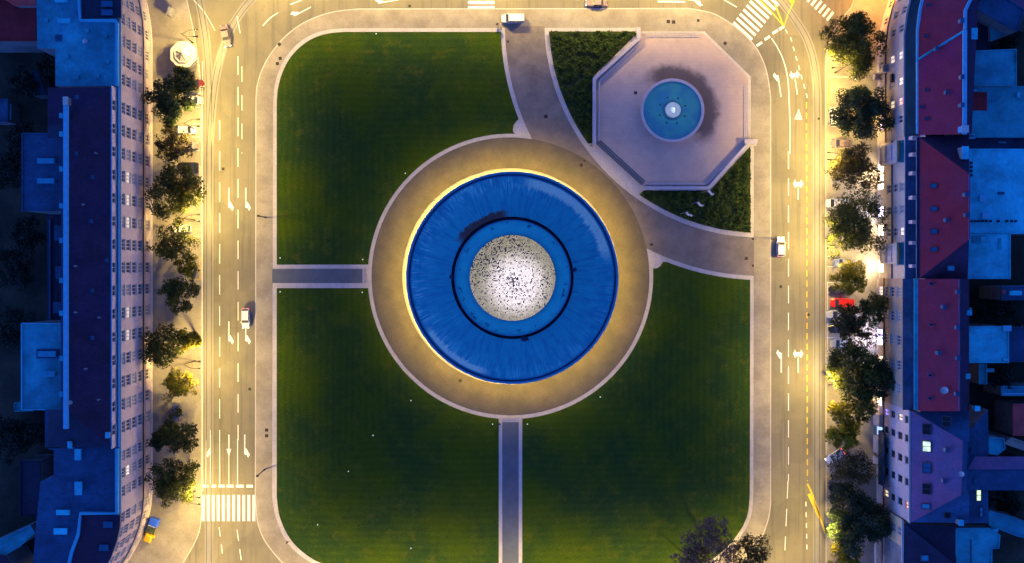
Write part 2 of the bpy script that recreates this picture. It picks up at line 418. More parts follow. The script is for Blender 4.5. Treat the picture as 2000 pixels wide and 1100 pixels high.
# steps up from the paths to the plaza
def steps(name, label, pts_list):
    t = thing(name, label, 'steps', G(*pts_list[0][0], .24)); inv = t.location
    for i, q in enumerate(pts_list):
        m_ = MB(); m_.prism([(a[0] - inv.x, a[1] - inv.y) for a in gp(*q)], 0, .03 + .035 * (i + 1)); m_.build('step', 'stone_border', t)
steps('stone_steps', 'short flight of pale stone steps at the plaza end of the west path', [[(x, 525), (x + 2.6, 525), (x + 2.6, 553), (x, 553)] for x in (708.5, 712, 715.5)])
steps('stone_steps', 'short flight of pale stone steps at the top of the long south path', [[(981, y), (1013, y), (1013, y + 2.6), (981, y + 2.6)] for y in (821.5, 818, 814.5)])

# ------------------------------------------------------------------ road markings (children of the road)
def mark(name, fn, m='paint_white'):
    b_ = MB(); fn(b_); return b_.build(name, m, road)
Z = .006
def dashes(x0, y0, x1, y1, on, off, wd=.16, name='lane_line', m='paint_white', ph=0):
    a = Vector(G(x0, y0)[:2]); b = Vector(G(x1, y1)[:2]); d = (b - a); L = d.length; d.normalize(); nrm = Vector((-d.y, d.x)) * wd / 2
    b_ = MB(); s = ph * S
    while s < L:
        e = min(L, s + on * S); p = a + d * s; q = a + d * e
        b_.face([(*(p - nrm), Z), (*(q - nrm), Z), (*(q + nrm), Z), (*(p + nrm), Z)]); s += (on + off) * S
    b_.build(name, m, road)
def line(pts, wd=.16, name='lane_line', m='paint_white', z=Z):
    b_ = MB(); b_.strip(gp(*pts), wd, z); b_.build(name, m, road)
dashes(429, 235, 429, 865, 38, 22.5); line([(429, 866), (429, 945)])
dashes(465, 110, 465, 860, 36, 24); line([(464, 858), (464, 945)])
dashes(472.5, 130, 472.5, 300, 30, 26, .12)
line([(403, 860), (402, 945)], .12); line([(411, 840), (411, 945)], .12); line([(447, 870), (447, 945)], .12)
dashes(463, 1035, 472, 1100, 22, 16); dashes(428, 1030, 436, 1095, 18, 16)
line([(395.5, 120), (396, 960)], .12); line([(389, 975), (388, 1040)], .5)
line(sm([(378, 0), (400, 25), (420, 60)]), .12)
dashes(1540, 292, 1540, 940, 34, 18.5, ph=4); dashes(1539, 940, 1533, 1075, 34, 20)
line(sm([(1507, 75), (1518, 92), (1530, 118), (1538, 150), (1541, 190), (1543, 250), (1543, 300)]), .2)
line(sm([(1534, 58), (1538, 65)]), .18); dashes(1544, 73, 1578, 195, 9, 10, .2); dashes(1575, 200, 1577, 940, 12, 8.5, .2, m='paint_yellow')
line(sm([(1577, 945), (1590, 975), (1612, 1042)]), .35, m='paint_yellow')
line([(1580, 965), (1602, 1012)], .7, m='paint_yellow')
dashes(1574, 980, 1576, 1075, 9, 12, .2)
line([(1514, 0 + 10), (1531, 52)], .3, m='paint_yellow'); line([(1483, 0), (1511, 28), (1531, 52), (1540, 25), (1551, 2)], .28, m='paint_yellow', z=Z + .004)
mark('lane_marking', lambda b_: b_.poly(gp((1537, -4), (1554, -4), (1546, 8)), Z), 'paint_yellow')
line([(1411, -2), (1439, 14)], .2); line(sm([(513, 51), (527, 36), (543, 25)]), .2); line(sm([(567, 9), (590, 0)]), .2)
line([(463, 32), (469, 65)], .16)
# arrows, drawn pointing down the picture (south) or up
def arrow(x, y, L=38, turn=0, rot=0, sc_=1.0):
    """turn 0 straight, -1/1 one side, 2 both ways; (x,y) = head"""
    b_ = MB(); c, s_ = math.cos(R(rot)), math.sin(R(rot))
    def q(pts): return gp(*[(x + (u * c - v * s_) * sc_, y + (u * s_ + v * c) * sc_) for u, v in pts])
    b_.poly(q([(-1, -L), (1, -L), (1, -7), (-1, -7)]), Z)
    if turn == 0: b_.poly(q([(-4.5, -8), (4.5, -8), (0, 7)]), Z + .002)
    elif turn in (-1, 1):
        t_ = turn
        b_.poly(q([(-1 * t_, -9), (3 * t_, -9), (10 * t_, 3), (6.5 * t_, 9), (4 * t_, 4), (-1 * t_, 2)]), Z + .002)
    else:
        b_.poly(q([(-10, 1), (-6, -7), (0, -3), (6, -7), (10, 1), (6, 9), (4, 4), (-4, 4), (-6, 9)]), Z + .002)
    b_.build('turn_arrow', 'paint_white', road)
arrow(447, 403, 36, 1); arrow(480, 403, 36, 1); arrow(447, 664, 36, 1); arrow(480, 664, 36, 1)
arrow(412, 885, 36, -1); arrow(447, 885, 36, 0); arrow(478, 885, 36, 1)
arrow(1526, 692, 36, 1, 180); arrow(1559, 692, 36, 2, 180); arrow(1559, 360, 30, 2, 180)
arrow(1520, 150, 40, 1, 172); arrow(1552, 147, 38, 2, 172)
arrow(577, 30, 38, -1, 62, .9); arrow(741, 6, 42, -1, 80, .9); arrow(1366, 3, 38, -1, -80, .9)
line([(1285, 3), (1338, 4)], .35)
b_ = MB(); b_.poly(gp((1560, 213), (1567, 234), (1552, 233)), Z); b_.build('warning_triangle', 'paint_white', road)
b_ = MB(); b_.poly(gp((1560, 219), (1564, 231), (1555.5, 231)), Z + .004); b_.build('warning_triangle', 'car_red', road)
b_ = MB(); b_.poly(gp((1560, 221.5), (1562.8, 230), (1557, 230)), Z + .008); b_.build('warning_triangle', 'paint_white', road)
# zebras
def zebra(x0, y0, ux, uy, vx, vy, n, wfrac=.55, name='zebra_crossing', m='paint_white'):
    b_ = MB()
    for i in range(n):
        a = (x0 + ux * i, y0 + uy * i); c_ = (a[0] + ux * wfrac, a[1] + uy * wfrac)
        b_.poly(gp(a, c_, (c_[0] + vx, c_[1] + vy), (a[0] + vx, a[1] + vy)), Z)
    return b_.build(name, m, road)
zebra(394, 967, 9.9, 0, 0, 51, 11, .55)
zebra(1431, 46, 6.45, -8.3, 36.5, 33.5, 9, .5)
zebra(1575, 2, 7.6, 7.2, 12.5, -16, 6, .5)
zebra(914, 2, 0, 10, 52, 0, 2, .6); zebra(914, -8, 0, -10, 52, 0, 4, .6)
b_ = MB()
for x0, x1 in ((397, 407), (412, 422), (427, 439), (443, 456), (461, 476), (481, 494)): b_.poly(gp((x0, 947), (x1, 947), (x1, 952.5), (x0, 952.5)), Z)
b_.build('stop_line', 'paint_white', road)
b_ = MB()
for x0, y0 in ((1477, 88), (1492.5, 76), (1508, 64), (1521, 56)):
    b_.poly(gp((x0 - .5, y0 - .5), (x0 + 10, y0 - 7), (x0 + 12.5, y0 - 3), (x0 + 2, y0 + 4)), Z)
b_.build('stop_line', 'paint_white', road)
# parking bays on the street pavements
def bay(pts, m='paint_white'):
    b_ = MB(); b_.strip(gp(*pts), .11, .128); b_.build('parking_line', m, road)
for y in (183, 210, 242, 268, 294, 325, 462): bay([(375, y), (391, y)])
for y0, y1 in ((155, 183), (242, 268), (325, 350)): bay([(391, y0), (391, y1)])
bay([(374, 502), (391, 502), (391, 546), (374, 546)], 'paint_yellow')
for y in (501, 521, 552, 606, 632, 660, 686, 805): bay([(1615, y), (1634, y)])
bay([(1616, 550), (1616, 690)])
bay([(1624, 929), (1614, 929), (1614, 974), (1624, 974)], 'paint_yellow'); bay([(1614, 929), (1626, 938)], 'paint_yellow')
bay([(1617, 300), (1617, 330)], 'paint_yellow'); bay([(1617, 150), (1670, 151), (1670, 156)]); bay([(1618, 150), (1618, 215)], 'paint_yellow')
# tram tracks
def track(pts, gauge=9.3, zz=.002):
    b_ = MB(); b_.strip(gp(*pts), 1.9, zz); b_.build('track_bed', 'rail_bed', road)
    for sgn in (-1, 1):
        n = len(pts); off = []
        for i in range(n):
            a = Vector(pts[max(0, i - 1)]); b = Vector(pts[min(n - 1, i + 1)]); d = (b - a).normalized()
            off.append((pts[i][0] - d.y * gauge / 2 * sgn, pts[i][1] + d.x * gauge / 2 * sgn))
        b_ = MB(); b_.strip(gp(*off), .13, .010 + zz); b_.build('tram_rail', 'rail_steel', road)
track([(408, 1200), (408.3, 500)] + sm([(408.3, 300), (408, 170), (403, 90), (396, 40), (386, -10), (372, -60)]))
track(sm([(1596, 1300), (1596, 400), (1596, 200), (1591, 130), (1577, 80), (1554, 40), (1515, -10), (1470, -60)], 10))
track(sm([(408.5, 330), (410, 270), (415, 200), (424, 140), (436, 95), (453, 52), (478, 14), (510, -20)], 8), zz=.0045)

# ------------------------------------------------------------------ street lamps
def batwing(l):      # street optics throw more light to the sides than straight down
    l.use_nodes = True; t = l.node_tree; e = t.nodes['Emission']; g = t.nodes.new('ShaderNodeNewGeometry'); sx = t.nodes.new('ShaderNodeSeparateXYZ'); t.links.new(g.outputs['Incoming'], sx.inputs[0])
    a = t.nodes.new('ShaderNodeMath'); a.operation = 'ABSOLUTE'; t.links.new(sx.outputs[2], a.inputs[0])
    b = t.nodes.new('ShaderNodeMath'); b.operation = 'MAXIMUM'; t.links.new(a.outputs[0], b.inputs[0]); b.inputs[1].default_value = .25
    p = t.nodes.new('ShaderNodeMath'); p.operation = 'POWER'; t.links.new(b.outputs[0], p.inputs[0]); p.inputs[1].default_value = -1.15
    m_ = t.nodes.new('ShaderNodeMath'); m_.operation = 'MULTIPLY'; t.links.new(p.outputs[0], m_.inputs[0]); m_.inputs[1].default_value = .66
    t.links.new(m_.outputs[0], e.inputs['Strength'])
def bulb(parent, loc, watt, c=LAMP_COL, r=.25):
    l = bpy.data.lights.new('bulb', 'SPOT'); l.spot_size = R(152); l.spot_blend = .40; l.energy = watt; l.color = c; l.shadow_soft_size = r; batwing(l)
    o = bpy.data.objects.new('bulb', l); col.objects.link(o); o.parent = parent; o.location = loc; return o
def make_double_lamp():
    t = thing('street_lamp', 'x', 'street lamp', group='twin armed street lamps')
    m = MB(); m.tube([(0, 0, 0), (0, 0, .8), (0, 0, .81), (0, 0, 9.4)], [.16, .16, .11, .06]); m.build('pole', 'metal_dark', t)
    for s_ in (-1, 1):
        m = MB(); m.tube([(0, 0, 8.2), (1.0, s_ * .45, 8.8), (1.9, s_ * .68, 9.2), (3.0, s_ * .7, 9.5)], .05, seg=6); m.build('arm', 'metal_dark', t)
        m = MB()
        m.v = [(2.9, s_ * .7 - .07, 9.45), (2.9, s_ * .7 + .07, 9.45), (3.7, s_ * .7 + .2, 9.5), (3.7, s_ * .7 - .2, 9.5),
               (2.9, s_ * .7 - .05, 9.56), (2.9, s_ * .7 + .05, 9.56), (3.7, s_ * .7 + .17, 9.66), (3.7, s_ * .7 - .17, 9.66)]
        m.f = [(0, 1, 2, 3)[::-1], (4, 5, 6, 7)[::-1], (0, 1, 5, 4), (1, 2, 6, 5), (2, 3, 7, 6), (3, 0, 4, 7)]; m.mi = [0] * 6
        hd = m.build('lamp_head', 'metal_dark', t)
        m = MB(); m.box(3.2, 3.6, s_ * .7 - .12, s_ * .7 + .12, 9.42, 9.47); m.build('lens', 'lamp_lens', hd)
        bulb(hd, (3.42, s_ * .7, 9.2), LAMP_W)
        gl = bpy.data.lights.new('glow', 'POINT'); gl.energy = LAMP_W * .19; gl.color = LAMP_COL; gl.shadow_soft_size = .3   # stray light of the lens
        go = bpy.data.objects.new('glow', gl); col.objects.link(go); go.parent = hd; go.location = (3.42, s_ * .7, 9.1)
    m = MB(); m.tube([(1.9, -.68, 9.2), (1.9, .68, 9.2)], .03, seg=6); m.build('brace', 'metal_dark', t)
    return t
lampA = make_double_lamp(); index_kids(lampA)
LAMPS = [  # apparent pixel of the midpoint between the two heads, direction of the arms, label
    (384, 65, 0, 'twin armed street lamp beside the white octagonal kiosk'),
    (388, 240, 0, 'added twin armed street lamp filling the dim road by the white parked car on the west side'),  # added lamp, evens out the road light between its neighbours
    (388, 426, 0, 'twin armed street lamp between the red car under a tree and the silver car'),
    (389, 713, 0, 'twin armed street lamp above the small yellow tree on the west side'),
    (389, 978, 0, 'twin armed street lamp at the wide zebra crossing'),
    (1627, 126, 180, 'twin armed street lamp glowing under the northernmost street tree on the east side'),
    (1618, 305, 180, 'twin armed street lamp between a dense tree and a brown tree on the east side'),
    (1618, 478, 180, 'twin armed street lamp under the large olive tree on the east side'),
    (1620, 745, 180, 'twin armed street lamp under the widest tree on the east side'),
    (1624, 1040, 180, 'twin armed street lamp glowing under the round tree at the south east corner'),
]
first = True
def place_lamp(x, y, rot, lb, z=9.5):
    global first
    p = W(x, y, z) if lb else G(x, y)
    o = lampA if first else copy_tree(lampA); first = False
    o.location = (p.x - 3.4 * math.cos(R(rot)), p.y - 3.4 * math.sin(R(rot)), .1 if lb else 0); o.rotation_euler = (0, 0, R(rot))
    o['label'] = lb or 'twin armed street lamp beyond the edge of the photo'
for a in LAMPS: place_lamp(*a)
# lamps of the same kind on the roads just above and below the picture
for x, y, r_ in ((560, -40, -90), (760, -45, -90), (960, -45, -90), (1160, -45, -90), (1340, -45, -90), (1520, -60, -90), (610, 1185, 90), (820, 1195, 90), (1030, 1195, 90), (1240, 1195, 90), (1440, 1165, 90), (395, 1180, 0)):
    place_lamp(x, y, r_, None)

g_ = G(1692, -22); t = thing('street_lamp', 'orange sodium street lamp in the side street at the top right corner', 'street lamp', (g_.x, g_.y, .12))
m = MB(); m.tube([(0, 0, 0), (0, 0, 7)], [.12, .06]); m.build('pole', 'metal_dark', t)
m = MB(); m.box(-.2, .9, -.15, .15, 7.0, 7.15); hd = m.build('lamp_head', 'metal_dark', t)
m = MB(); m.box(.2, .8, -.1, .1, 6.95, 6.99); m.build('lens', 'lit_flame', hd); bulb(hd, (.5, 0, 6.7), 15000, (1, .42, .02))

# ------------------------------------------------------------------ pavilion
pc = G(998.1, 541.4)
pav = thing('round_pavilion', 'huge round pavilion with blue ring roof and glowing glass block dome', 'pavilion', (pc.x, pc.y, .25))
RZ = 13.6; k = S * (H - RZ) / H      # metres per photo pixel at roof height
m = MB(); m.lathe([(210.6 * S, 0), (210.6 * S, .35), (208.6 * S, .35), (208.6 * S, .7), (150 * S, .7)], -1.3 * S, 1.5 * S, seg=160); m.build('plinth', 'plinth_stone', pav)
m = MB(); m.lathe([(172 * S, .7), (172 * S, 12.2)], seg=128); m.build('drum_wall', 'column_stone', pav)
m = MB(); m.tube([(201 * k, 0, .7), (201 * k, 0, 1.0), (201 * k, 0, 1.01), (201 * k, 0, 12.2)], [.55, .55, .46, .42], seg=14)
c0 = m.build('column', 'column_stone', pav, smooth=True)
for i in range(36):
    a = R(10 * i + 5)
    o = c0 if i == 0 else link_copy(c0, pav); o.rotation_euler = (0, 0, a)
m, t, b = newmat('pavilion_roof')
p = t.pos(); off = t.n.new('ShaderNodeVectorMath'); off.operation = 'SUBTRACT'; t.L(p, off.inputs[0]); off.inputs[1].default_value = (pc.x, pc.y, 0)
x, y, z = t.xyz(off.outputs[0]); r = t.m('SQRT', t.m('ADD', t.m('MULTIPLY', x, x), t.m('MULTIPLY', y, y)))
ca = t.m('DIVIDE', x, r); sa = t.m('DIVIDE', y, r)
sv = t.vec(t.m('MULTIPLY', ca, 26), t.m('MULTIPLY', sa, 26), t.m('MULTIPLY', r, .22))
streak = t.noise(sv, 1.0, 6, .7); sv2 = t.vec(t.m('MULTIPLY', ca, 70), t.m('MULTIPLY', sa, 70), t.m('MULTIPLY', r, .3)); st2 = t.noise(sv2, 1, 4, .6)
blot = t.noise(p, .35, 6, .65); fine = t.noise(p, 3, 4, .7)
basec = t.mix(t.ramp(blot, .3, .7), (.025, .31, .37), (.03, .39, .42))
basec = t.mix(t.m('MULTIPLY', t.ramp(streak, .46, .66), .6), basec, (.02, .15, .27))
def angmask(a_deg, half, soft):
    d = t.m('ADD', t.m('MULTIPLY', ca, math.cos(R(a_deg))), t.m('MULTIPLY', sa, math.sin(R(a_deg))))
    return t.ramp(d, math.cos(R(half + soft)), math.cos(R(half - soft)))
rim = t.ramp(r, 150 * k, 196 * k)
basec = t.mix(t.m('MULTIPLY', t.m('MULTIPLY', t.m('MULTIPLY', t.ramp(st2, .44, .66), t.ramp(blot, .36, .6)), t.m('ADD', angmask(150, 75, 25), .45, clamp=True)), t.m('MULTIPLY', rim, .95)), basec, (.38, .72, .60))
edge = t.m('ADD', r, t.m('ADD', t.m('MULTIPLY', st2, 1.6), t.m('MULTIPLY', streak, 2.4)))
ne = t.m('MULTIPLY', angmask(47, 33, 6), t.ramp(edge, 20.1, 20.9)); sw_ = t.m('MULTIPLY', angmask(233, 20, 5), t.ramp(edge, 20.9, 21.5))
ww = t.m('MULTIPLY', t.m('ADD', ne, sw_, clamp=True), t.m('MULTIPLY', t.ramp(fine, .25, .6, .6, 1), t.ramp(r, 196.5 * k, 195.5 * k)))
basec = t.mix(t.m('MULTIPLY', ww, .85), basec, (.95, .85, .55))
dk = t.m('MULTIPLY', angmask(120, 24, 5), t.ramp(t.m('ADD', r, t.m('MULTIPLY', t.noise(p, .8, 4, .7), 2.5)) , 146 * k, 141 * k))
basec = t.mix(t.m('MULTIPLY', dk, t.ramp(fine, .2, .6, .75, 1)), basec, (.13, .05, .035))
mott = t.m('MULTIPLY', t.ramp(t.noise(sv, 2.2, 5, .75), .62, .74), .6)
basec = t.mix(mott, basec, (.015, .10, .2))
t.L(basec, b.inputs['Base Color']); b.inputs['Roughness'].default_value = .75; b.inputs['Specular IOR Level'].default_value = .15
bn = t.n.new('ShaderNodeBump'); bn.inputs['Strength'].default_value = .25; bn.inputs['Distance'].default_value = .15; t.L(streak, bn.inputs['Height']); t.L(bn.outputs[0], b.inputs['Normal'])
mat('roof_gutter', (.012, .10, .18), .7, .25, .5, 4)
mat('roof_rim', (.03, .22, .34), .6, .2, .5, 4)
m = MB(); m.lathe([(172 * S, 12.2), (207 * k, 12.2), (207.3 * k, 12.6), (207.3 * k, 13.7), (206 * k, 13.75), (202.5 * k, 13.75), (202 * k, 13.2), (199.5 * k, 13.2), (199.5 * k, 13.5), (197 * k, 13.55)], seg=180,
              mi=[0, 0, 0, 0, 1, 2, 2, 1, 1]); m.build('cornice', ['column_stone', 'roof_rim', 'roof_gutter'], pav)
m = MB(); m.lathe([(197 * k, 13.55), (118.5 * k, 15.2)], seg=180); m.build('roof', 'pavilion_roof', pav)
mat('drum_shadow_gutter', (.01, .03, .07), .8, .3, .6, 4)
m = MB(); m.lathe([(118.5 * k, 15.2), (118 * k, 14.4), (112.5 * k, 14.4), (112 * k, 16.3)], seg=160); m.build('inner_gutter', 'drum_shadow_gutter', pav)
for px_, py_, rr_ in ((884, 541, .75), (1119, 527, .8), (1024, 661, .9)):
    q_ = W(px_, py_, 15) - Vector((pc.x, pc.y, 0)); m = MB(); rn_ = random.Random(px_)
    m.lathe([(.02, .35), (.5 * rr_, .3), (.85 * rr_, .12), (rr_, -.2)], seg=11); m.v = [(x_ * rn_.uniform(.7, 1.3), y_ * rn_.uniform(.6, 1.2), z_) for x_, y_, z_ in m.v]
    o = m.build('moss_clump', 'drum_shadow_gutter', pav); o.location = (q_.x, q_.y, 15.0)
m, t, b = newmat('drum_roof')
p = t.pos(); n1 = t.noise(p, .5, 5, .6); off = t.n.new('ShaderNodeVectorMath'); off.operation = 'SUBTRACT'; t.L(p, off.inputs[0]); off.inputs[1].default_value = (pc.x, pc.y, 0)
x, y, z = t.xyz(off.outputs[0]); r = t.m('SQRT', t.m('ADD', t.m('MULTIPLY', x, x), t.m('MULTIPLY', y, y)))
puddle = t.m('MULTIPLY', t.ramp(t.noise(p, .55, 4, .7), .53, .62), t.m('MULTIPLY', t.ramp(r, 98 * k, 102 * k), t.ramp(r, 109 * k, 107 * k)))
bc = t.mix(t.ramp(n1, .3, .7), (.05, .56, .50), (.04, .46, .46)); bc = t.mix(t.m('MULTIPLY', puddle, .85), bc, (.015, .09, .17))
t.L(bc, b.inputs['Base Color']); b.inputs['Roughness'].default_value = .7; b.inputs['Specular IOR Level'].default_value = .2
m = MB(); m.lathe([(112 * k, 16.3), (110.3 * k, 16.35), (109.8 * k, 16.1), (84 * k, 16.0), (83.6 * k, 16.5), (82.4 * k, 16.5)], seg=150, mi=[1, 1, 0, 1, 1]); m.build('drum_roof', ['drum_roof', 'roof_rim'], pav)
# glass block dome
m, t, b = newmat('glass_block_dome')
p = t.pos(); off = t.n.new('ShaderNodeVectorMath'); off.operation = 'SUBTRACT'; t.L(p, off.inputs[0]); off.inputs[1].default_value = (pc.x, pc.y, 0)
x, y, z = t.xyz(off.outputs[0]); r = t.m('SQRT', t.m('ADD', t.m('MULTIPLY', x, x), t.m('MULTIPLY', y, y)))
PITCH = .225
gx = t.m('DIVIDE', x, PITCH); gy = t.m('DIVIDE', y, PITCH)
cell = t.vec(t.m('FLOOR', gx), t.m('FLOOR', gy), 0)
wn = t.n.new('ShaderNodeTexWhiteNoise'); wn.noise_dimensions = '3D'; t.L(cell, wn.inputs[0])
fx = t.m('ABSOLUTE', t.m('SUBTRACT', t.m('FRACT', gx), .5)); fy = t.m('ABSOLUTE', t.m('SUBTRACT', t.m('FRACT', gy), .5))
blk = t.m('LESS_THAN', t.m('MAXIMUM', fx, fy), .40)
cpos = t.vec(t.m('MULTIPLY', t.m('FLOOR', gx), PITCH), t.m('MULTIPLY', t.m('FLOOR', gy), PITCH), 0)
dens = t.noise(cpos, .22, 4, .7)
core = t.ramp(t.m('SQRT', t.m('ADD', t.m('POWER', t.m('ADD', x, .2), 2), t.m('POWER', t.m('ADD', y, -.1), 2))), 1.8, 0.2, 0, .35)
west = t.ramp(t.m('ADD', t.m('MULTIPLY', x, -.6), t.m('MULTIPLY', y, .45)), 1, 5.5, 0, .22)
midd = t.ramp(r, 8.6, 6.0, 0, .10)
prob = t.m('ADD', t.m('ADD', t.m('ADD', t.ramp(dens, .42, .75, .015, .34), core), west), t.m('ADD', midd, -.02))
wn2_ = t.n.new('ShaderNodeTexWhiteNoise'); wn2_.noise_dimensions = '3D'; t.L(t.vec(t.m('ADD', t.m('FLOOR', gx), 7.3), t.m('FLOOR', gy), 3.1), wn2_.inputs[0])
dead = t.m('LESS_THAN', wn.outputs['Value'], t.m('MULTIPLY', prob, .85))
wn2 = t.n.new('ShaderNodeTexWhiteNoise'); wn2.noise_dimensions = '3D'; t.L(cpos, wn2.inputs[0])
lamp_r = t.ramp(t.m('SQRT', t.m('ADD', t.m('POWER', t.m('ADD', x, -.8), 2), t.m('POWER', t.m('ADD', y, 1.2), 2))), 8.6, 2.6)   # lamps hang under the middle of the hall
tintc = t.mix(lamp_r, (.60, .52, .33), (.98, .86, .90))
strg = t.m('MULTIPLY', t.m('MULTIPLY', blk, t.m('SUBTRACT', 1.0, t.m('MULTIPLY', dead, t.ramp(wn2_.outputs['Value'], .2, .7, .75, 1.0)))), t.m('MULTIPLY', t.ramp(lamp_r, 0, 1, .85, 1.7), t.ramp(wn2.outputs['Value'], 0, 1, .7, 1.15)))
t.L(tintc, b.inputs['Emission Color']); t.L(strg, b.inputs['Emission Strength'])
b.inputs['Base Color'].default_value = (.05, .035, .03, 1); b.inputs['Roughness'].default_value = .5
m = MB(); m.lathe([(82.4 * k, 16.5)] + [(82 * k * math.cos(R(a)), 16.5 + 1.4 * math.sin(R(a))) for a in range(6, 90, 7)] + [(.02, 17.9)], seg=96); m.build('glass_dome', 'glass_block_dome', pav, smooth=True)
# ceiling lights of the colonnade that wash the plaza
m = MB(); m.lathe([(.02, 0), (.2, 0), (.22, .12)], seg=10); 
cl0 = m.build('ceiling_light', 'lamp_lens', pav)
for i in range(36):
    a = R(10 * i)
    o = cl0 if i == 0 else link_copy(cl0, pav); o.location = (203.5 * k * math.cos(a), 203.5 * k * math.sin(a), 12.0)
RING = []
for i in range(24):
    a = R(15 * i)
    l = bpy.data.lights.new('ceiling_bulb', 'SPOT'); l.energy = 4300; l.color = (1.0, .66, .06); l.spot_size = R(118); l.spot_blend = .9; l.shadow_soft_size = .25
    o = bpy.data.objects.new('ceiling_bulb', l); col.objects.link(o); o.parent = pav
    o.location = (208.6 * k * math.cos(a), 208.6 * k * math.sin(a), 6.2); o.rotation_euler = Vector((math.cos(a) * .35, math.sin(a) * .35, -1)).to_track_quat('-Z', 'Y').to_euler()

# ------------------------------------------------------------------ fountain terrace
FC = (1312, 217)
m, t, b = newmat('terrace_stone')
p = t.pos(); fc = G(*FC); off = t.n.new('ShaderNodeVectorMath'); off.operation = 'SUBTRACT'; t.L(p, off.inputs[0]); off.inputs[1].default_value = (fc.x, fc.y, 0)
x, y, z = t.xyz(off.outputs[0]); r = t.m('SQRT', t.m('ADD', t.m('MULTIPLY', x, x), t.m('MULTIPLY', y, y)))
ca = t.m('DIVIDE', x, r); sa = t.m('DIVIDE', y, r)
d = t.m('ADD', t.m('MULTIPLY', ca, math.cos(R(40))), t.m('MULTIPLY', sa, math.sin(R(40))))
nz = t.noise(p, .55, 5, .65); rr = t.m('ADD', r, t.m('MULTIPLY', t.m('SUBTRACT', nz, .5), 3.2))
wet = t.m('MULTIPLY', t.ramp(rr, 10.9, 8.6), t.ramp(t.m('ADD', d, t.m('MULTIPLY', t.m('SUBTRACT', nz, .5), .5)), -.15, .35))
bc = t.mix(t.ramp(t.noise(p, .18, 5, .6), .35, .65), (.54, .40, .33), (.46, .35, .30))
bc = t.mix(t.m('MULTIPLY', t.ramp(t.noise(p, .9, 6, .7), .5, .75), .25), bc, (.22, .19, .2))
bc = t.mix(t.m('MULTIPLY', wet, .85), bc, (.05, .035, .045))
br = t.n.new('ShaderNodeTexBrick'); t.L(p, br.inputs[0]); br.inputs['Scale'].default_value = 1; br.inputs['Brick Width'].default_value = 1.2; br.inputs['Row Height'].default_value = .8
br.inputs['Mortar Size'].default_value = .015; br.inputs['Color1'].default_value = (1, 1, 1, 1); br.inputs['Color2'].default_value = (.96, .96, .96, 1); br.inputs['Mortar'].default_value = (.8, .8, .8, 1)
t.L(t.mix(1, bc, br.outputs[0], 'MULTIPLY'), b.inputs['Base Color']); b.inputs['Roughness'].default_value = .7
OCT = [(1252, 66), (1373, 66), (1461, 152), (1461, 284), (1382, 366), (1254, 366), (1162, 281), (1162, 155)]
terr = thing('fountain_terrace', 'octagonal pale stone terrace with low parapets and benches around the fountain', 'terrace', (0, 0, 0))
m = MB(); m.prism(gp(*OCT), .2, .30); m.build('floor', 'terrace_stone', terr)
def parapet(pts, wd=.75, h=.95, z0=.22): 
    m_ = MB(); m_.strip(gp(*pts), wd, z0, 0, h); return m_.build('parapet', 'parapet_stone', terr)
parapet([(1248, 76), (1160, 156), (1160, 284)]); parapet([(1254, 368), (1382, 368), (1458, 284)])
parapet([(1246, 56), (1246, 78)], .8, 1.0); parapet([(1452, 277.5), (1477, 277.5)], .9, 1.0)
def bench_strip(pts, wd, h):
    m_ = MB(); m_.strip(gp(*pts), wd, .3, 0, h); return m_.build('bench', 'parapet_stone', terr)
bench_strip([(1247, 87), (1170, 160), (1169, 276)], .35, .42); bench_strip([(1262, 360), (1378, 360), (1450, 290)], .35, .42)
# broad stone apron and steps on the south west side
m = MB(); m.prism(gp(*([(1160, 284), (1254, 370), (1247, 381)] + arc_pts(C3, 421, (1246, 382), (1152, 290), 14) + [(1152, 286)])), .2, .26); m.build('apron', 'stone_border', terr)
for i in range(3):
    m = MB(); o_ = i * 3.0
    m.prism(gp((1163 + o_, 281 - o_), (1252 + o_ * 1.0, 362 - o_), (1254.2 + o_ * 1.0, 360.2 - o_), (1165 + o_, 278.6 - o_)), .25, .44 - .04 * i); m.build('step', 'dark_setts', terr)
for i in range(3):
    m = MB(); m.prism(gp((1452 + i * 4, 168), (1454 + i * 4, 168), (1454 + i * 4, 270), (1452 + i * 4, 270)), .29, .34 + .03 * (2 - i)); m.build('step', 'stone_border', terr)
    m = MB(); m.prism(gp((1262, 63 + i * 4), (1366, 63 + i * 4), (1366, 65 + i * 4), (1262, 65 + i * 4)), .29, .34 + .03 * (i)); m.build('step', 'stone_border', terr)

fo = thing('fountain', 'round stone fountain with turquoise water and a bright jet in the middle', 'fountain', (fc.x, fc.y, .3))
m = MB(); m.lathe([(61 * S, 0), (61.5 * S, .6), (62 * S, .75), (56.8 * S, .75), (56.2 * S, .1)], seg=96); m.build('basin', 'basin_stone', fo)
m, t, b = newmat('water')
p = t.pos(); wv = t.noise(p, 2.2, 4, .6); patch = t.noise(p, .35, 3, .5)
t.L(t.mix(t.ramp(patch, .35, .65), (.06, .30, .30), (.045, .22, .31)), b.inputs['Base Color']); b.inputs['Roughness'].default_value = .08
b.inputs['Specular IOR Level'].default_value = .5
bn = t.n.new('ShaderNodeBump'); bn.inputs['Strength'].default_value = .25; bn.inputs['Distance'].default_value = .08; t.L(wv, bn.inputs['Height']); t.L(bn.outputs[0], b.inputs['Normal'])
m = MB(); m.lathe([(.01, .55), (56.6 * S, .55)], seg=96); m.f = [f[::-1] for f in m.f]; m.build('water', 'water', fo)
m = MB(); m.lathe([(.5, .4), (.6, .95), (1.55, 1.2), (1.68, 1.3), (1.55, 1.34), (1.2, 1.22), (.05, 1.1)], seg=32); m.build('bowl', 'basin_stone', fo)
m = MB()
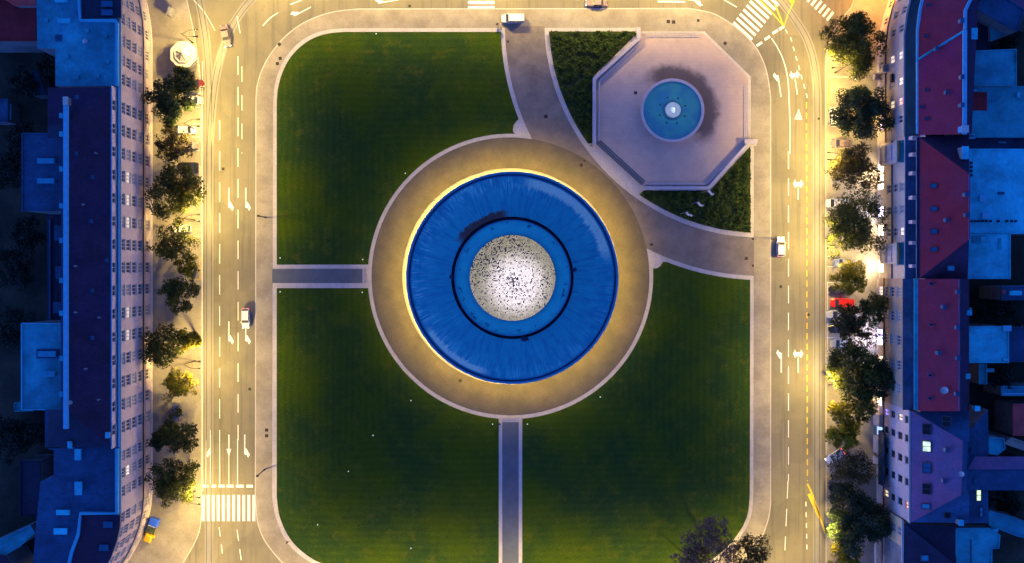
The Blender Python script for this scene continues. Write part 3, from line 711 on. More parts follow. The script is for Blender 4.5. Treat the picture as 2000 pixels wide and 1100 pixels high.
for i in range(20):
    a = R(18 * i); pth_ = [(math.cos(a) * q, math.sin(a) * q, 1.3 + 1.0 * math.sin(math.pi * u) * .7 - .8 * u) for q, u in ((1.3, 0), (1.45, .3), (1.6, .6), (1.72, .95))]
    m.tube(pth_, .035, seg=5)
m.build('water_jets', 'kiosk_white', fo)
m = MB()
m.lathe([(.62, 1.25), (.55, 1.7), (.35, 2.3), (.12, 2.9), (.01, 3.0)], seg=14)
m.v = [(x_ + random.uniform(-.09, .09), y_ + random.uniform(-.09, .09), z_) for x_, y_, z_ in m.v]
m.build('water_plume', 'fountain_glow', fo, smooth=True)
for i in range(8):
    a = R(45 * i + 20); m = MB(); m.lathe([(.01, .62), (.18, .62), (.22, .5)], math.cos(a) * 2.9, math.sin(a) * 2.9, 8); m.build('nozzle', 'metal_dark', fo)
l = bpy.data.lights.new('fountain_lamp', 'POINT'); l.energy = 170; l.color = (.5, .85, 1); l.shadow_soft_size = .3
o = bpy.data.objects.new('fountain_lamp', l); col.objects.link(o); o.parent = fo; o.location = (0, 0, 3.6)  # sits above the plume and shines down on the water

# ground cover beds in the north east corner
def inside(pt, poly):
    x_, y_ = pt; c_ = False
    for i in range(len(poly)):
        (x1, y1), (x2, y2) = poly[i], poly[i - 1]
        if (y1 > y_) != (y2 > y_) and x_ < (x2 - x1) * (y_ - y1) / (y2 - y1) + x1: c_ = not c_
    return c_
bedA = [(1072, 62), (1240, 62), (1242, 68), (1156.5, 152), (1156.5, 280)] + arc_pts(C3, 413, (1149, 280), (1072, 62), 24)
bedB = [(1465, 286), (1386, 373), (1256, 373), (1249, 380)] + arc_pts(C3, 413, (1249, 381), (1465, 454), 20)
mat('bed_soil', (.03, .045, .012), .95, .4, .8, 3)
for bed in (bedA, bedB):
    m = MB(); m.prism(gp(*bed), .2, .25); struct(m.build('planting_bed', 'bed_soil'))
    m = MB(); xs = [p_[0] for p_ in bed]; ys = [p_[1] for p_ in bed]; rnd = random.Random(len(bed))
    cl = []
    while len(cl) < 330:
        q = (rnd.uniform(min(xs), max(xs)), rnd.uniform(min(ys), max(ys)))
        if inside(q, bed): cl.append((q, rnd.uniform(.35, .85)))
    for q, h_ in cl:
        g = G(*q)
        for _ in range(34):
            a = rnd.uniform(0, 6.28); rr_ = rnd.uniform(0, .75); c_ = Vector((g.x + rr_ * math.cos(a), g.y + rr_ * math.sin(a), .25 + h_ * (1 - rr_ * rr_) * rnd.uniform(.5, 1)))
            if not inside(((c_.x / S + 1000), 550 - c_.y / S), bed): continue
            u = Vector((rnd.gauss(0, 1), rnd.gauss(0, 1), rnd.gauss(0, .5))).normalized(); v_ = u.cross(Vector((rnd.gauss(0, .6), rnd.gauss(0, .6), 1))).normalized()
            sz = rnd.uniform(.12, .24); m.face([c_ - u * sz, c_ + v_ * sz * .6, c_ + u * sz, c_ - v_ * sz * .6])
    tag(m.build('ground_cover', 'leaf_cover'), 'low dense ground cover shrubs filling the bed %s' % ('north west of the fountain terrace' if bed is bedA else 'south east of the fountain terrace'), 'ground cover', kind='stuff')

# ------------------------------------------------------------------ buildings
WIN = {}
def win_proto(wd, ht, kind, pane):
    key = (round(wd, 2), round(ht, 2), kind, pane)
    if key in WIN: return WIN[key]
    fr = 'frame_dark' if kind == 'dark' else 'frame_white'
    m = MB(); h = wd / 2; v = ht / 2; e = .09
    m.box(-h, h, -.05, .03, v - e, v); m.box(-h, h, -.05, .03, -v, -v + e); m.box(-h, -h + e, -.05, .03, -v + e, v - e); m.box(h - e, h, -.05, .03, -v + e, v - e)
    nb = {'triple': 3, 'double': 2, 'single': 1, 'dark': 2}[kind]
    for i in range(1, nb):
        xx = -h + wd * i / nb; m.box(xx - .08, xx + .08, -.05, .1, -v + e, v - e)
    if ht > 1.6: m.box(-h + e, h - e, -.04, .02, v * .35, v * .35 + .06)
    f_ = m.build('window', fr); f_['_p'] = 1
    m = MB(); m.box(-h - .1, h + .1, -.05, .30, -v - .08, -v - .002); sl = m.build('sill', 'trim_stone')
    m = MB(); m.box(-h + .02, h - .02, -.045, -.025, -v + .02, v - .02); p_ = m.build('pane', pane)
    for o_ in (f_, sl, p_): col.objects.unlink(o_)
    WIN[key] = (f_, sl, p_); return WIN[key]
def put_window(parent, loc, rz, wd, ht, kind='triple', pane='pane_dark', sill=True, rx=0.0):
    f_, sl, p_ = win_proto(wd, ht, kind, pane)
    o = bpy.data.objects.new('window', f_.data); col.objects.link(o); o.parent = parent; o.location = loc; o.rotation_euler = (rx, 0, rz)
    q = bpy.data.objects.new('pane', p_.data); col.objects.link(q); q.parent = o
    if sill:
        q = bpy.data.objects.new('sill', sl.data); col.objects.link(q); q.parent = o
    if pane.startswith('lit'): o['label'] = {'lit_cream': 'window lit warm cream', 'lit_green': 'window lit pale green', 'lit_orange': 'window lit orange', 'lit_violet': 'window lit violet', 'lit_blue': 'window lit blue',
                                             'lit_shop': 'brightly lit shop window', 'lit_shop_violet': 'shop window lit violet white', 'lit_flame': 'glowing orange sign'}[pane]
    return o
def facade(parent, segs, z0, z1, rows, wd, mats=('facade_pink',), bands=(), kind='triple', depth=.16, lit=None, skip=(), blind=.0, rnd=None):
    """segs: (p0, p1, [s along]) ground metres; outward = left of p0->p1. rows: (z centre, height). bands: (z, material slot)"""
    rnd = rnd or random.Random(3); m = MB(); bi = 0
    for p0, p1, ss in segs:
        a = Vector(p0[:2]); b_ = Vector(p1[:2]); d = (b_ - a); L = d.length; d.normalize(); nn = Vector((-d.y, d.x)); rz = math.atan2(d.y, d.x)
        S_ = sorted({0, L} | {s - wd / 2 for s in ss} | {s + wd / 2 for s in ss}); Zs = sorted({z0, z1} | {zc - h / 2 for zc, h in rows} | {zc + h / 2 for zc, h in rows} | {b0 for b0, _ in bands})
        def P(s, z, o=0): q = a + d * s - nn * o; return (q.x, q.y, z)
        for i in range(len(S_) - 1):
            for j in range(len(Zs) - 1):
                sm_, zm = (S_[i] + S_[i + 1]) / 2, (Zs[j] + Zs[j + 1]) / 2
                if any(abs(sm_ - s) < wd / 2 for s in ss) and any(abs(zm - zc) < h / 2 for zc, h in rows): continue
                slot = 0
                for b0, sl in bands:
                    if zm > b0: slot = sl
                m.face([P(S_[i + 1], Zs[j]), P(S_[i], Zs[j]), P(S_[i], Zs[j + 1]), P(S_[i + 1], Zs[j + 1])], slot)
        for s in ss:
            for ri, (zc, h) in enumerate(rows):
                s0, s1, za, zb = s - wd / 2, s + wd / 2, zc - h / 2, zc + h / 2
                m.face([P(s0, za), P(s1, za), P(s1, za, depth), P(s0, za, depth)]); m.face([P(s0, zb), P(s0, zb, depth), P(s1, zb, depth), P(s1, zb)])
                m.face([P(s0, za), P(s0, za, depth), P(s0, zb, depth), P(s0, zb)]); m.face([P(s1, za), P(s1, zb), P(s1, zb, depth), P(s1, za, depth)])
                pane = 'pane_blind' if rnd.random() < blind else 'pane_dark'
                if lit and (bi, ri) in lit: pane = lit[(bi, ri)]
                q = P(s, zc, depth - .06); put_window(parent, q, rz, wd, h, kind, pane)
            bi += 1
    return m.build('wall', list(mats), parent)
def ledge(parent, pts, z, h, out, mt, name='cornice'):
    """moulding that stands proud of a polyline wall (outward = left)"""
    m = MB(); n = len(pts); O = []
    for i in range(n):
        a = Vector(pts[max(0, i - 1)][:2]); b_ = Vector(pts[min(n - 1, i + 1)][:2]); d = (b_ - a).normalized(); O.append(Vector(pts[i][:2]) + Vector((-d.y, d.x)) * out)
    I = [Vector(p[:2]) for p in pts]
    for i in range(n - 1):
        a, b_, c_, d_ = I[i], I[i + 1], O[i + 1], O[i]
        m.face([(*a, z + h), (*b_, z + h), (*c_, z + h), (*d_, z + h)]); m.face([(*d_, z), (*c_, z), (*b_, z), (*a, z)]); m.face([(*d_, z), (*d_, z + h), (*c_, z + h), (*c_, z)])
    return m.build(name, mt, parent)
def wp(pts, z): return [tuple(W(x_, y_, z)[:2]) for x_, y_ in pts]
def flat(parent, pts_px, z, roofm, wallm='courtyard_wall', name='roof', z0=0, rim=None, walls=True):
    pts = wp(pts_px, z)
    m = MB(); m.poly(pts, z); o = m.build(name, roofm, parent)
    if walls:
        m = MB(); area = sum(pts[i][0] * pts[(i + 1) % len(pts)][1] - pts[(i + 1) % len(pts)][0] * pts[i][1] for i in range(len(pts)))
        P = pts if area > 0 else pts[::-1]
        for i in range(len(P)):
            a, b_ = P[i], P[(i + 1) % len(P)]; m.face([(*a, z0), (*b_, z0), (*b_, z), (*a, z)])
        m.build('rear_wall', wallm, parent)
    if rim:
        m = MB(); m.strip([Vector((*p_, 0)) for p_ in pts + pts[:1]], rim[0], z, 0, rim[1]); m.build('parapet', rim[2], parent)
    return o
def plane3(parent, pts, mt, name='roof'):      # pts: (px,py,z)
    P = [W(*p_) for p_ in pts]; m = MB(); n = (P[1] - P[0]).cross(P[2] - P[0])
    m.face(P if n.z > 0 else P[::-1]); return m.build(name, mt, parent)
def bar(parent, pts, wd, z, h, mt, name): # raised strip following apparent pixels at height z
    m = MB(); m.strip([Vector((*W(x_, y_, z + h)[:2], 0)) for x_, y_ in pts], wd, z, 0, h); return m.build(name, mt, parent)
def rbox(parent, x0, y0, x1, y1, z, h, mt, name='chimney', top=None):
    a = W(x0, y0, z + h); b_ = W(x1, y1, z + h); m = MB(); m.box(a.x, b_.x, b_.y, a.y, z - .5, z + h)
    o = m.build(name, mt, parent)
    if top: 
        m = MB(); m.box(a.x - .1, b_.x + .1, b_.y - .1, a.y + .1, z + h, z + h + .12); m.build('cap', top, o)
    return o
def skylight(parent, x, y, z, w_=1.0, l_=.8, pane='pane_dark', rx=0, rz=0, fr='frame_dark'):
    p_ = W(x, y, z); m = MB(); e = .1
    m.box(-w_ / 2, w_ / 2, -l_ / 2, -l_ / 2 + e, 0, .22); m.box(-w_ / 2, w_ / 2, l_ / 2 - e, l_ / 2, 0, .22); m.box(-w_ / 2, -w_ / 2 + e, -l_ / 2 + e, l_ / 2 - e, 0, .22); m.box(w_ / 2 - e, w_ / 2, -l_ / 2 + e, l_ / 2 - e, 0, .22)
    if l_ > 1.3: m.box(-w_ / 2 + e, w_ / 2 - e, -.05, .05, 0, .22)
    o = m.build('skylight', fr, parent); o.location = p_; o.rotation_euler = (0, rx, rz)
    m = MB(); m.box(-w_ / 2 + e, w_ / 2 - e, -l_ / 2 + e, l_ / 2 - e, .05, .12); q = m.build('pane', pane, o)
    if pane.startswith('lit'): o['label'] = 'lit skylight'
    return o
mat('pane_sky', (.03, .30, .42), .4, .1, 1, 3, bump=0)
mat('pane_skylight', (.012, .10, .19), .4, .1, 1, 3, bump=0)

EZ = 20.2
ROWS = [(3.3, 2.2), (8.0, 2.1), (11.7, 2.1), (15.2, 2.1), (18.3, 1.7)]
def seg_from(pts, bays):   # pts ground px polyline; bays: ground px positions assigned to nearest segment
    out = []
    P = [Vector(G(*p_)[:2]) for p_ in pts]
    for i in range(len(P) - 1):
        d = P[i + 1] - P[i]; L = d.length; ss = []
        for b_ in bays:
            q = Vector(G(*b_)[:2]) - P[i]; s = q.dot(d) / L
            dist = abs(q.x * d.y - q.y * d.x) / L
            if 0 <= s < L and dist < .35: ss.append(s)
        out.append((P[i], P[i + 1], ss))
    return out
LB = {'north': [(280, -22), (289, 18), (295.5, 58), (297, 92), (297, 205)], 'mid': [(297, 205), (297, 841)], 'south': [(297, 841), (297, 958), (295, 986), (289, 1013), (280, 1039), (268, 1064), (253, 1090), (235, 1116)]}
def mids(pts, idx): return [((pts[i][0] + pts[i + 1][0]) / 2, (pts[i][1] + pts[i + 1][1]) / 2) for i in idx]
def front_extras(b_, pts, top=EZ):
    P = [G(*p_) for p_ in pts]
    ledge(b_, P, 5.9, .28, .22, 'cornice_dark'); ledge(b_, P, top - .35, .35, .35, 'trim_stone', 'eaves'); ledge(b_, P, 0, 1.1, .18, 'trim_stone', 'plinth'); ledge(b_, P, 1.6 + 3.1, .12, .12, 'trim_stone', 'string_course')

# --- north west block
b1 = thing('apartment_building', 'flat roofed corner apartment block behind the white kiosk, light blue roof', 'building', G(297, 100))
b1.location = (0, 0, 0)
facade(b1, seg_from(LB['north'], mids(LB['north'], (0, 1, 2)) + [(297, 115), (297, 150), (297, 184)]), 0, EZ, ROWS, 2.0, ('facade_pink', 'facade_cream'), rnd=random.Random(1), blind=.3)
front_extras(b1, LB['north'])
e1 = [unproj(W(1000, 0)) for _ in ()]
def eave(pts): return [(NX + (x_ - NX) * H / (H - EZ), NY + (y_ - NY) * H / (H - EZ)) for x_, y_ in pts]
en = eave(LB['north'])
flat(b1, [(p_[0] - 1.0, p_[1]) for p_ in en[:-1]] + [(232, 168), (108, 168), (108, 95), (73, 95), (70, -60), (180, -60)], EZ, 'roof_sheet_blue', walls=False)
flat(b1, [(160, -30), (236, -30), (237, 35), (160, 35)], EZ + .4, 'roof_slate_deep', z0=EZ - .3)
bar(b1, [(152, -20), (156, 39.5), (225, 40), (227.5, 45), (227.5, 168)], .55, EZ, .9, 'parapet_metal', 'parapet')
flat(b1, [(215, 168), (108, 168), (108, 95), (73, 95), (70, -60), (180, -60), (190, -20)], EZ - .4, 'roof_sheet_blue', name='rear_block')
for y_ in (8, 25): rbox(b1, 199, y_ - 5, 218, y_ + 4, EZ + .4, .5, 'roof_sheet_blue', 'skylight_box', 'pane_skylight')
rbox(b1, 112, 36, 136, 44, EZ, .7, 'roof_sheet_light', 'vent_duct'); rbox(b1, 106, 0, 132, 3, EZ, .8, 'roof_sheet_light', 'vent_duct')
m = MB(); m.lathe([(.45, 0), (.5, .3), (.38, .6), (.02, .75)], seg=14); o = m.build('roof_vent', 'kiosk_white', b1, smooth=True); o.location = W(167, 81, EZ)
rbox(b1, 108, 68, 120, 80, EZ, .25, 'roof_dark_blue', 'hatch')
m = MB(); pq = W(118, 78, EZ); m.tube([(pq.x, pq.y, EZ), (pq.x, pq.y, EZ + 3)], .05, seg=6); m.build('antenna_mast', 'metal_dark', b1)

# --- long west block
b2 = thing('apartment_building', 'long west apartment block with dark slate roof and pale blue ridge strip', 'building')
bays = [(297, 235.5 + 41 * i) for i in range(15)]
lit = {(3, 3): 'lit_cream', (4, 3): 'lit_cream', (5, 3): 'lit_cream', (10, 3): 'lit_cream', (9, 3): 'lit_cream'}
mat('lit_dim', (.6, .5, .2), .6, .2, 1, 3)
emis('lit_cream', (1, .8, .42), .6, .3)
facade(b2, seg_from(LB['mid'], bays), 0, EZ, ROWS, 2.15, ('facade_lilac',), rnd=random.Random(5), blind=.25, lit=lit)
emis('lit_cream', (1, .78, .45), 1.25, .35)
front_extras(b2, LB['mid'])
flat(b2, [(233.5, 171), (233.5, 873), (222, 873), (222, 171)], EZ - .02, 'roof_dark_blue', name='terrace', walls=False)
m = MB(); m.strip([Vector((*W(232.4, y_, EZ)[:2], 0)) for y_ in (171, 873)], .25, EZ, 0, .35); m.build('gutter', 'gutter_metal', b2)
AX = 228.0
a0 = W(AX, 172, EZ); a1 = W(AX, 872, EZ)
abays = [W(AX, 521 + (235.5 + 41 * i - 521) * H / (H - EZ), EZ).y for i in range(15)]
facade(b2, [(a0, a1, [a0.y - q for q in abays])], EZ - .05, 23.2, [(21.8, 1.6)], 2.0, ('facade_lilac',), kind='double', rnd=random.Random(8))
ex = NX + (AX - NX) * (H - EZ) / (H - 23.2)
flat(b2, [(ex + 1.4, 171), (ex + 1.4, 874), (ex - 1.5, 874), (ex - 1.5, 171)], 23.3, 'gutter_metal', name='eaves_gutter', walls=False)
rx_ = 130
plane3(b2, [(ex - 1, 171, 23.35), (ex - 1, 874, 23.35), (rx_, 800, 26.2), (rx_, 240, 26.2)], 'roof_slate')
plane3(b2, [(93, 171, 23.35), (ex - 1, 171, 23.35), (rx_, 240, 26.2), (93, 248, 25.2)], 'roof_slate')
plane3(b2, [(ex - 1, 874, 23.35), (90, 874, 23.35), (95, 800, 25), (rx_, 800, 26.2)], 'roof_slate_deep')
plane3(b2, [(rx_, 240, 26.2), (rx_, 800, 26.2), (119, 800, 25.7), (119, 240, 25.7)], 'roof_slate_deep')
plane3(b2, [(93, 248, 25.2), (rx_, 240, 26.2), (rx_, 270, 26.2), (93, 270, 25.2)], 'roof_slate_deep')
bar(b2, [(127.5, 195), (127.5, 838)], .8, 26.0, .8, 'gutter_metal', 'ridge_parapet')
rbox(b2, 124, 190, 132, 204, 26.2, 1.2, 'courtyard_wall', 'chimney', 'trim_stone')
flat(b2, [(44, 261), (124, 261), (124, 412), (44, 412)], 22.5, 'roof_dark_blue', rim=(.25, .2, 'roof_dark_blue'))
for y_ in (314.5, 353.5):
    o = rbox(b2, 74, y_ - 4, 105, y_ + 4, 22.5, .9, 'roof_sheet_light', 'skylight_box', 'pane_sky')
flat(b2, [(43, 632), (124, 632), (124, 790), (118, 800), (43, 800)], 22.5, 'roof_sheet_blue', rim=(.3, .2, 'parapet_metal'))
rbox(b2, 71, 682, 116, 700, 22.5, .15, 'roof_dark_blue', 'hatch'); rbox(b2, 75, 687, 108, 696, 22.5, .9, 'roof_sheet_light', 'skylight_box', 'pane_sky'); rbox(b2, 77, 726, 106, 735, 22.5, .9, 'roof_sheet_light', 'skylight_box', 'pane_sky')
flat(b2, [(92, 412), (124, 412), (124, 632), (92, 632)], 9, 'roof_slate_deep'); bar(b2, [(97, 430), (97, 628)], .3, 9, .4, 'roof_dark_blue', 'parapet')
for y0, y1, dx in ((440, 470, 0), (520, 545, 2), (590, 612, -2)): rbox(b2, 106 + dx, y0, 119, y1, 9, .6, 'roof_dark_blue', 'vent_duct')
flat(b2, [(88, 800), (124, 800), (200, 874), (88, 874)], 22.9, 'roof_dark_blue')
for x_, y_ in ((180, 346), (178, 432), (208, 508), (180, 568), (180, 660), (150, 190), (148, 300)): skylight(b2, x_, y_, 23.35 + (ex - x_) / (ex - rx_) * 2.85 + .05, .9, .8, 'pane_skylight', rx=R(-17), fr='roof_dark_blue')
m = MB(); m.lathe([(.01, 0), (.35, .15), (.5, .4)], seg=12); o = m.build('satellite_dish', 'kiosk_white', b2); o.location = W(136, 784, 26.6); o.rotation_euler = (.6, .5, 0)
for x_, y_ in ((210, 850), (136, 868)): rbox(b2, x_ - 3, y_ - 5, x_ + 3, y_ + 5, 23.2, 1.2, 'courtyard_wall', 'chimney', 'roof_sheet_light')

rnc = random.Random(31)
for y_ in (226, 262, 330, 402, 470, 548, 612, 700, 770): rbox(b2, 117, y_ - 4, 122, y_ + 4, 25.4, rnc.uniform(.8, 1.5), 'courtyard_wall', 'chimney', 'roof_sheet_blue')
for x_, y_ in ((190, 300), (165, 400), (196, 620), (150, 520), (170, 720), (195, 780), (150, 610)):
    m = MB(); zr_ = 23.35 + (ex - x_) / (ex - rx_) * 2.85; m.tube([(0, 0, -.2), (0, 0, .9)], .13, seg=8); m.tube([(0, 0, .9), (0, 0, 1.0)], .22, seg=8); o = m.build('vent_pipe', 'metal_grey', b2); o.location = W(x_, y_, zr_)
for x_, y_ in ((130, 110), (150, 150), (205, 70), (210, 120), (170, 60), (90, 40), (190, 148)):
    rbox(b1, x_ - 3, y_ - 3, x_ + 3, y_ + 3, EZ, .5, 'roof_dark_blue', 'roof_vent', 'roof_sheet_blue')
# --- south west block
b3 = thing('apartment_building', 'south west corner apartment block with dark flat roof and curved pink front', 'building')
facade(b3, seg_from(LB['south'], [(297, 861), (297, 892), (297, 925)] + mids(LB['south'], (1, 2, 3, 4, 5, 6))), 0, EZ, ROWS, 1.9, ('facade_lilac',), rnd=random.Random(9), blind=.3, lit={(1, 3): 'lit_cream', (2, 3): 'pane_blind'})
front_extras(b3, LB['south'])
es = eave(LB['south'])
flat(b3, [(p_[0] - 1.2, p_[1]) for p_ in es] + [(120, 1160), (62, 1160), (66, 1080), (72, 1010), (79, 940), (105, 930), (105, 880), (92, 876), (233, 874)][:-1], EZ, 'roof_dark_blue', walls=False)
flat(b3, [(200, 880), (190, 1040), (130, 1160), (62, 1160), (66, 1080), (72, 1010), (79, 940), (105, 930), (105, 880)], EZ - .5, 'roof_dark_blue', name='rear_block')
bar(b3, [(227.5, 877), (227.5, 1003.5), (156.5, 1003.5), (152, 1045), (139, 1080), (128, 1130)], .6, EZ, .9, 'parapet_metal', 'parapet')
flat(b3, [(160, 1007), (235, 1007), (234, 1030), (228, 1058), (217, 1088), (199, 1122), (134, 1130), (143, 1085), (156, 1045)], EZ + .5, 'roof_slate', z0=EZ - .3)
for x_, y_ in ((211, 1025), (203, 1070)): rbox(b3, x_ - 8, y_ - 5, x_ + 8, y_ + 5, EZ + .5, .35, 'roof_dark_blue', 'skylight_box', 'pane_skylight')
for x_, y_, a_, c_ in ((153, 954, 6, 12), (152, 888, 5, 10), (123, 1001, 12, 4), (118, 1038, 12, 5), (138, 868, 4, 7)): rbox(b3, x_ - a_, y_ - c_, x_ + a_, y_ + c_, EZ, .8, 'roof_sheet_blue', 'roof_vent', 'roof_sheet_light')

def simple_building(name, label, blocks, cat='building'):
    b_ = thing(name, label, cat)
    for pts, z, rm, wm in blocks: flat(b_, pts, z, rm, wm, rim=(.25, .25, rm))
    return b_
mat('roof_rose', (.75, .09, .07), .8, .2, .3, 3, tint=(.6, .10, .1))
mat('roof_maroon', (.30, .02, .025), .8, .25, .3, 3)
bb = simple_building('courtyard_house', 'low house with rose and dark maroon roof in the north west corner', [([(-60, -40), (70, -40), (70, 11), (30, 11), (10, -2), (-60, -20)], 14, 'roof_rose', 'courtyard_wall'), ([(-60, -10), (10, 0), (30, 13), (70, 13), (70, 80), (-60, 80)], 12, 'roof_maroon', 'courtyard_wall')])
simple_building('courtyard_shed', 'small blue roofed shed beside a tree behind the west block', [([(63, 140), (74, 140), (88, 185), (63, 187)], 5, 'roof_dark_blue', 'courtyard_wall')], 'shed')
simple_building('courtyard_shed', 'blue and green roofed shed at the far west edge', [([(-30, 194), (15, 194), (15, 238), (-30, 238)], 5, 'roof_dark_blue', 'courtyard_wall'), ([(15, 203), (22, 205), (21, 234), (15, 236)], 4.2, 'roof_sheet_blue', 'courtyard_wall')], 'shed')
simple_building('courtyard_shed', 'small pale blue canopy beside the west extension', [([(29, 787), (70, 787), (66, 802), (29, 803)], 4, 'roof_sheet_blue', 'courtyard_wall')], 'shed')
simple_building('courtyard_house', 'low blue roofed house with slanted front in the south west corner', [([(-40, 1072), (60, 1026), (68, 1040), (40, 1066), (10, 1084), (-40, 1100)], 9, 'roof_sheet_blue', 'courtyard_wall'), ([(-40, 1082), (10, 1086), (36, 1130), (-40, 1130)], 10, 'roof_slate', 'courtyard_wall')])
simple_building('courtyard_house', 'dark low roof west of the south west corner block', [([(40, 900), (78, 900), (78, 1008), (40, 1008)], 8, 'roof_slate_deep', 'courtyard_wall')])

# --- east side
EH = 15.1
def efront(pts, h): return [(NX + (x_ - NX) * H / (H - h), NY + (y_ - NY) * H / (H - h)) for x_, y_ in pts]
def east_trim(b_, P, h, low=4.6, dark='cornice_dark'):
    ledge(b_, P, low, .25, .25, dark); ledge(b_, P, h - .3, .3, .35, 'trim_stone', 'eaves'); ledge(b_, P, 0, .9, .15, 'trim_stone', 'plinth')
def shopfront(b_, y0, y1, x_=1715, z0=.4, z1=3.6, pane='lit_shop', energy=0, c=(1, .75, .45)):
    p0 = G(x_, y1); p1 = G(x_, y0); m_ = MB(); m_.box(p0.x - .12, p0.x + .05, p0.y, p1.y, z0, z1)
    f_ = m_.build('shop_window', 'frame_dark', b_); m_ = MB(); n_ = max(1, int((p1.y - p0.y) / 1.6)); w1 = (p1.y - p0.y) / n_
    for i in range(n_): m_.box(p0.x - .16, p0.x - .125, p0.y + i * w1 + .08, p0.y + (i + 1) * w1 - .08, z0 + .1, z1 - .1)
    m_.build('pane', pane, f_)
    if energy:
        l_ = bpy.data.lights.new('shop_lamp', 'AREA'); l_.shape = 'RECTANGLE'; l_.size = p1.y - p0.y; l_.size_y = 2; l_.energy = energy; l_.color = c
        o_ = bpy.data.objects.new('shop_lamp', l_); col.objects.link(o_); o_.parent = f_; o_.location = (p0.x - .35, (p0.y + p1.y) / 2, 2.6); o_.rotation_euler = (0, R(-62), 0)
        o_.rotation_euler = Vector((-1, 0, -.35)).to_track_quat('-Z', 'Z').to_euler()
    return f_
# RA : corner block, violet red roof
ra = thing('apartment_building', 'north east corner block with long violet red roof and curved front', 'building')
RAf = [(1715, 284), (1715, 100), (1719.5, 62), (1727, 30), (1738, -4), (1752, -36)]
P = [G(*p_) for p_ in RAf]
facade(ra, seg_from(RAf, [(1715, 249), (1715, 216), (1715, 179), (1715, 131)] + mids(RAf, (1, 2, 3, 4))), 0, EH, [(2.2, 2.4), (8.3, 2.1), (12.9, 2.2)], 1.5, ('facade_grey',), kind='double', rnd=random.Random(4),
       lit={(3, 1): 'lit_cream', (3, 2): 'lit_cream', (2, 2): 'lit_cream', (1, 1): 'lit_cream', (1, 2): 'lit_orange', (2, 1): 'pane_blind', (0, 0): 'lit_violet', (1, 0): 'lit_violet', (0, 1): 'pane_blind'})
east_trim(ra, P, EH)
# mansard and roof
m = MB(); Q = [p_ + Vector((.5, 0, 0)) for p_ in P]
for i in range(len(P) - 1):
    m.face([(P[i + 1].x, P[i + 1].y, EH), (P[i].x, P[i].y, EH), (Q[i].x, Q[i].y, 20), (Q[i + 1].x, Q[i + 1].y, 20)])
m.build('mansard', 'mansard_slate', ra)
m = MB(); m.strip([Vector((q.x, q.y, 0)) for q in Q], .5, 19.9, 0, .35); m.build('gutter', 'gutter_metal', ra)
plane3(ra, [(1790, 264, 20.1), (1790, 118, 20.1), (1884, 60, 24.0), (1884, 262, 24.0)], 'roof_tile_red')
plane3(ra, [(1790, 118, 20.1), (1791, 60, 20.1), (1796, 20, 20.1), (1806, -30, 20.1), (1900, -30, 24), (1886, 10, 24), (1884, 60, 24.0)], 'roof_tile_brown')
plane3(ra, [(1884, 262, 24), (1884, 60, 24), (1886, 10, 24), (1900, -30, 24), (1912, -30, 21), (1898, 262, 21)], 'roof_slate')
m = MB(); m.tube([W(1790, 118, 20.2), W(1884, 60, 24.1)], .22, seg=6); m.build('hip_strip', 'roof_sheet_blue', ra)
bar(ra, [(1885, 262), (1885.5, 58)], .7, 24, .5, 'gutter_metal', 'ridge_parapet'); bar(ra, [(1886, 57), (1886.5, 20), (1895, 2), (1902, -10)], .5, 24, .5, 'gutter_metal', 'ridge_parapet')
rbox(ra, 1879, 246, 1891, 258, 24, 1.3, 'gutter_metal', 'chimney', 'frame_white'); rbox(ra, 1892, 56, 1908, 76, 21, 1.5, 'roof_sheet_light', 'chimney', 'roof_sheet_light')
for x_, y_ in ((1814, 10), (1809, 70), (1811, 176), (1801, 209), (1811, 232)): skylight(ra, x_, y_, 20.2 + (x_ - 1790) / 94 * 3.9, .8, .55, 'pane_skylight', rx=R(-21), fr='roof_slate')
def balcony(b_, y0, y1, z, out=1.1, x_=1715, mt='trim_stone'):
    p0 = G(x_, y1); p1 = G(x_, y0); m_ = MB(); X = p0.x - .02
    m_.box(X - out, X, p0.y, p1.y, z, z + .18); m_.box(X - out, X - out + .1, p0.y, p1.y, z + .18, z + 1.05); m_.box(X - out + .1, X, p0.y, p0.y + .1, z + .18, z + 1.05); m_.box(X - out + .1, X, p1.y - .1, p1.y, z + .18, z + 1.05)
    return m_.build('balcony', mt, b_)
balcony(ra, 136, 151, 4.9); balcony(ra, 160, 175, 8.6, .7, mt='metal_dark')
balcony(ra, 148, 160, 1.6, 1.6); 
# RB : block with two bay stacks
rb = thing('apartment_building', 'east block with brown hipped roof, glazed bays and glowing shopfronts', 'building')
RBf = [(1715, 543), (1715, 284)]
P = [G(*p_) for p_ in RBf]
facade(rb, seg_from(RBf, [(1715, 456), (1715, 415), (1715, 374)]), 0, EH + .6, [(6.6, 1.9), (10.0, 2.1), (13.6, 2.1)], 1.6, ('facade_cream',), kind='double', rnd=random.Random(2), lit={(0, 2): 'lit_cream', (2, 2): 'pane_blind', (1, 2): 'pane_blind', (1, 1): 'pane_blind'})
east_trim(rb, P, EH + .6, 8.2)
for yc in (310, 497):
    y0, y1 = yc - 19, yc + 19
    p0 = G(1715, y1); p1 = G(1715, y0); m = MB(); X = p0.x
    m.box(X - 1.25, X + .1, p0.y, p1.y, 4.4, 14.2); bo = m.build('bay', 'trim_stone', rb)
    for zz in (6.4, 9.6, 12.6):
        o = put_window(rb, (X - 1.22, (p0.y + p1.y) / 2, zz), math.pi / 2, 3.2, 2.3, 'triple', 'pane_dark' if yc == 310 or zz < 12 else 'pane_blind')
    m = MB(); m.box(X - 1.4, X + .1, p0.y - .15, p1.y + .15, 14.2, 14.5); m.build('bay_roof', 'roof_sheet_blue', rb)
    m = MB(); m.box(X - 1.35, X - 1.25, p0.y, p1.y, 14.5, 15.5); m.build('balcony_rail', 'metal_dark', rb)
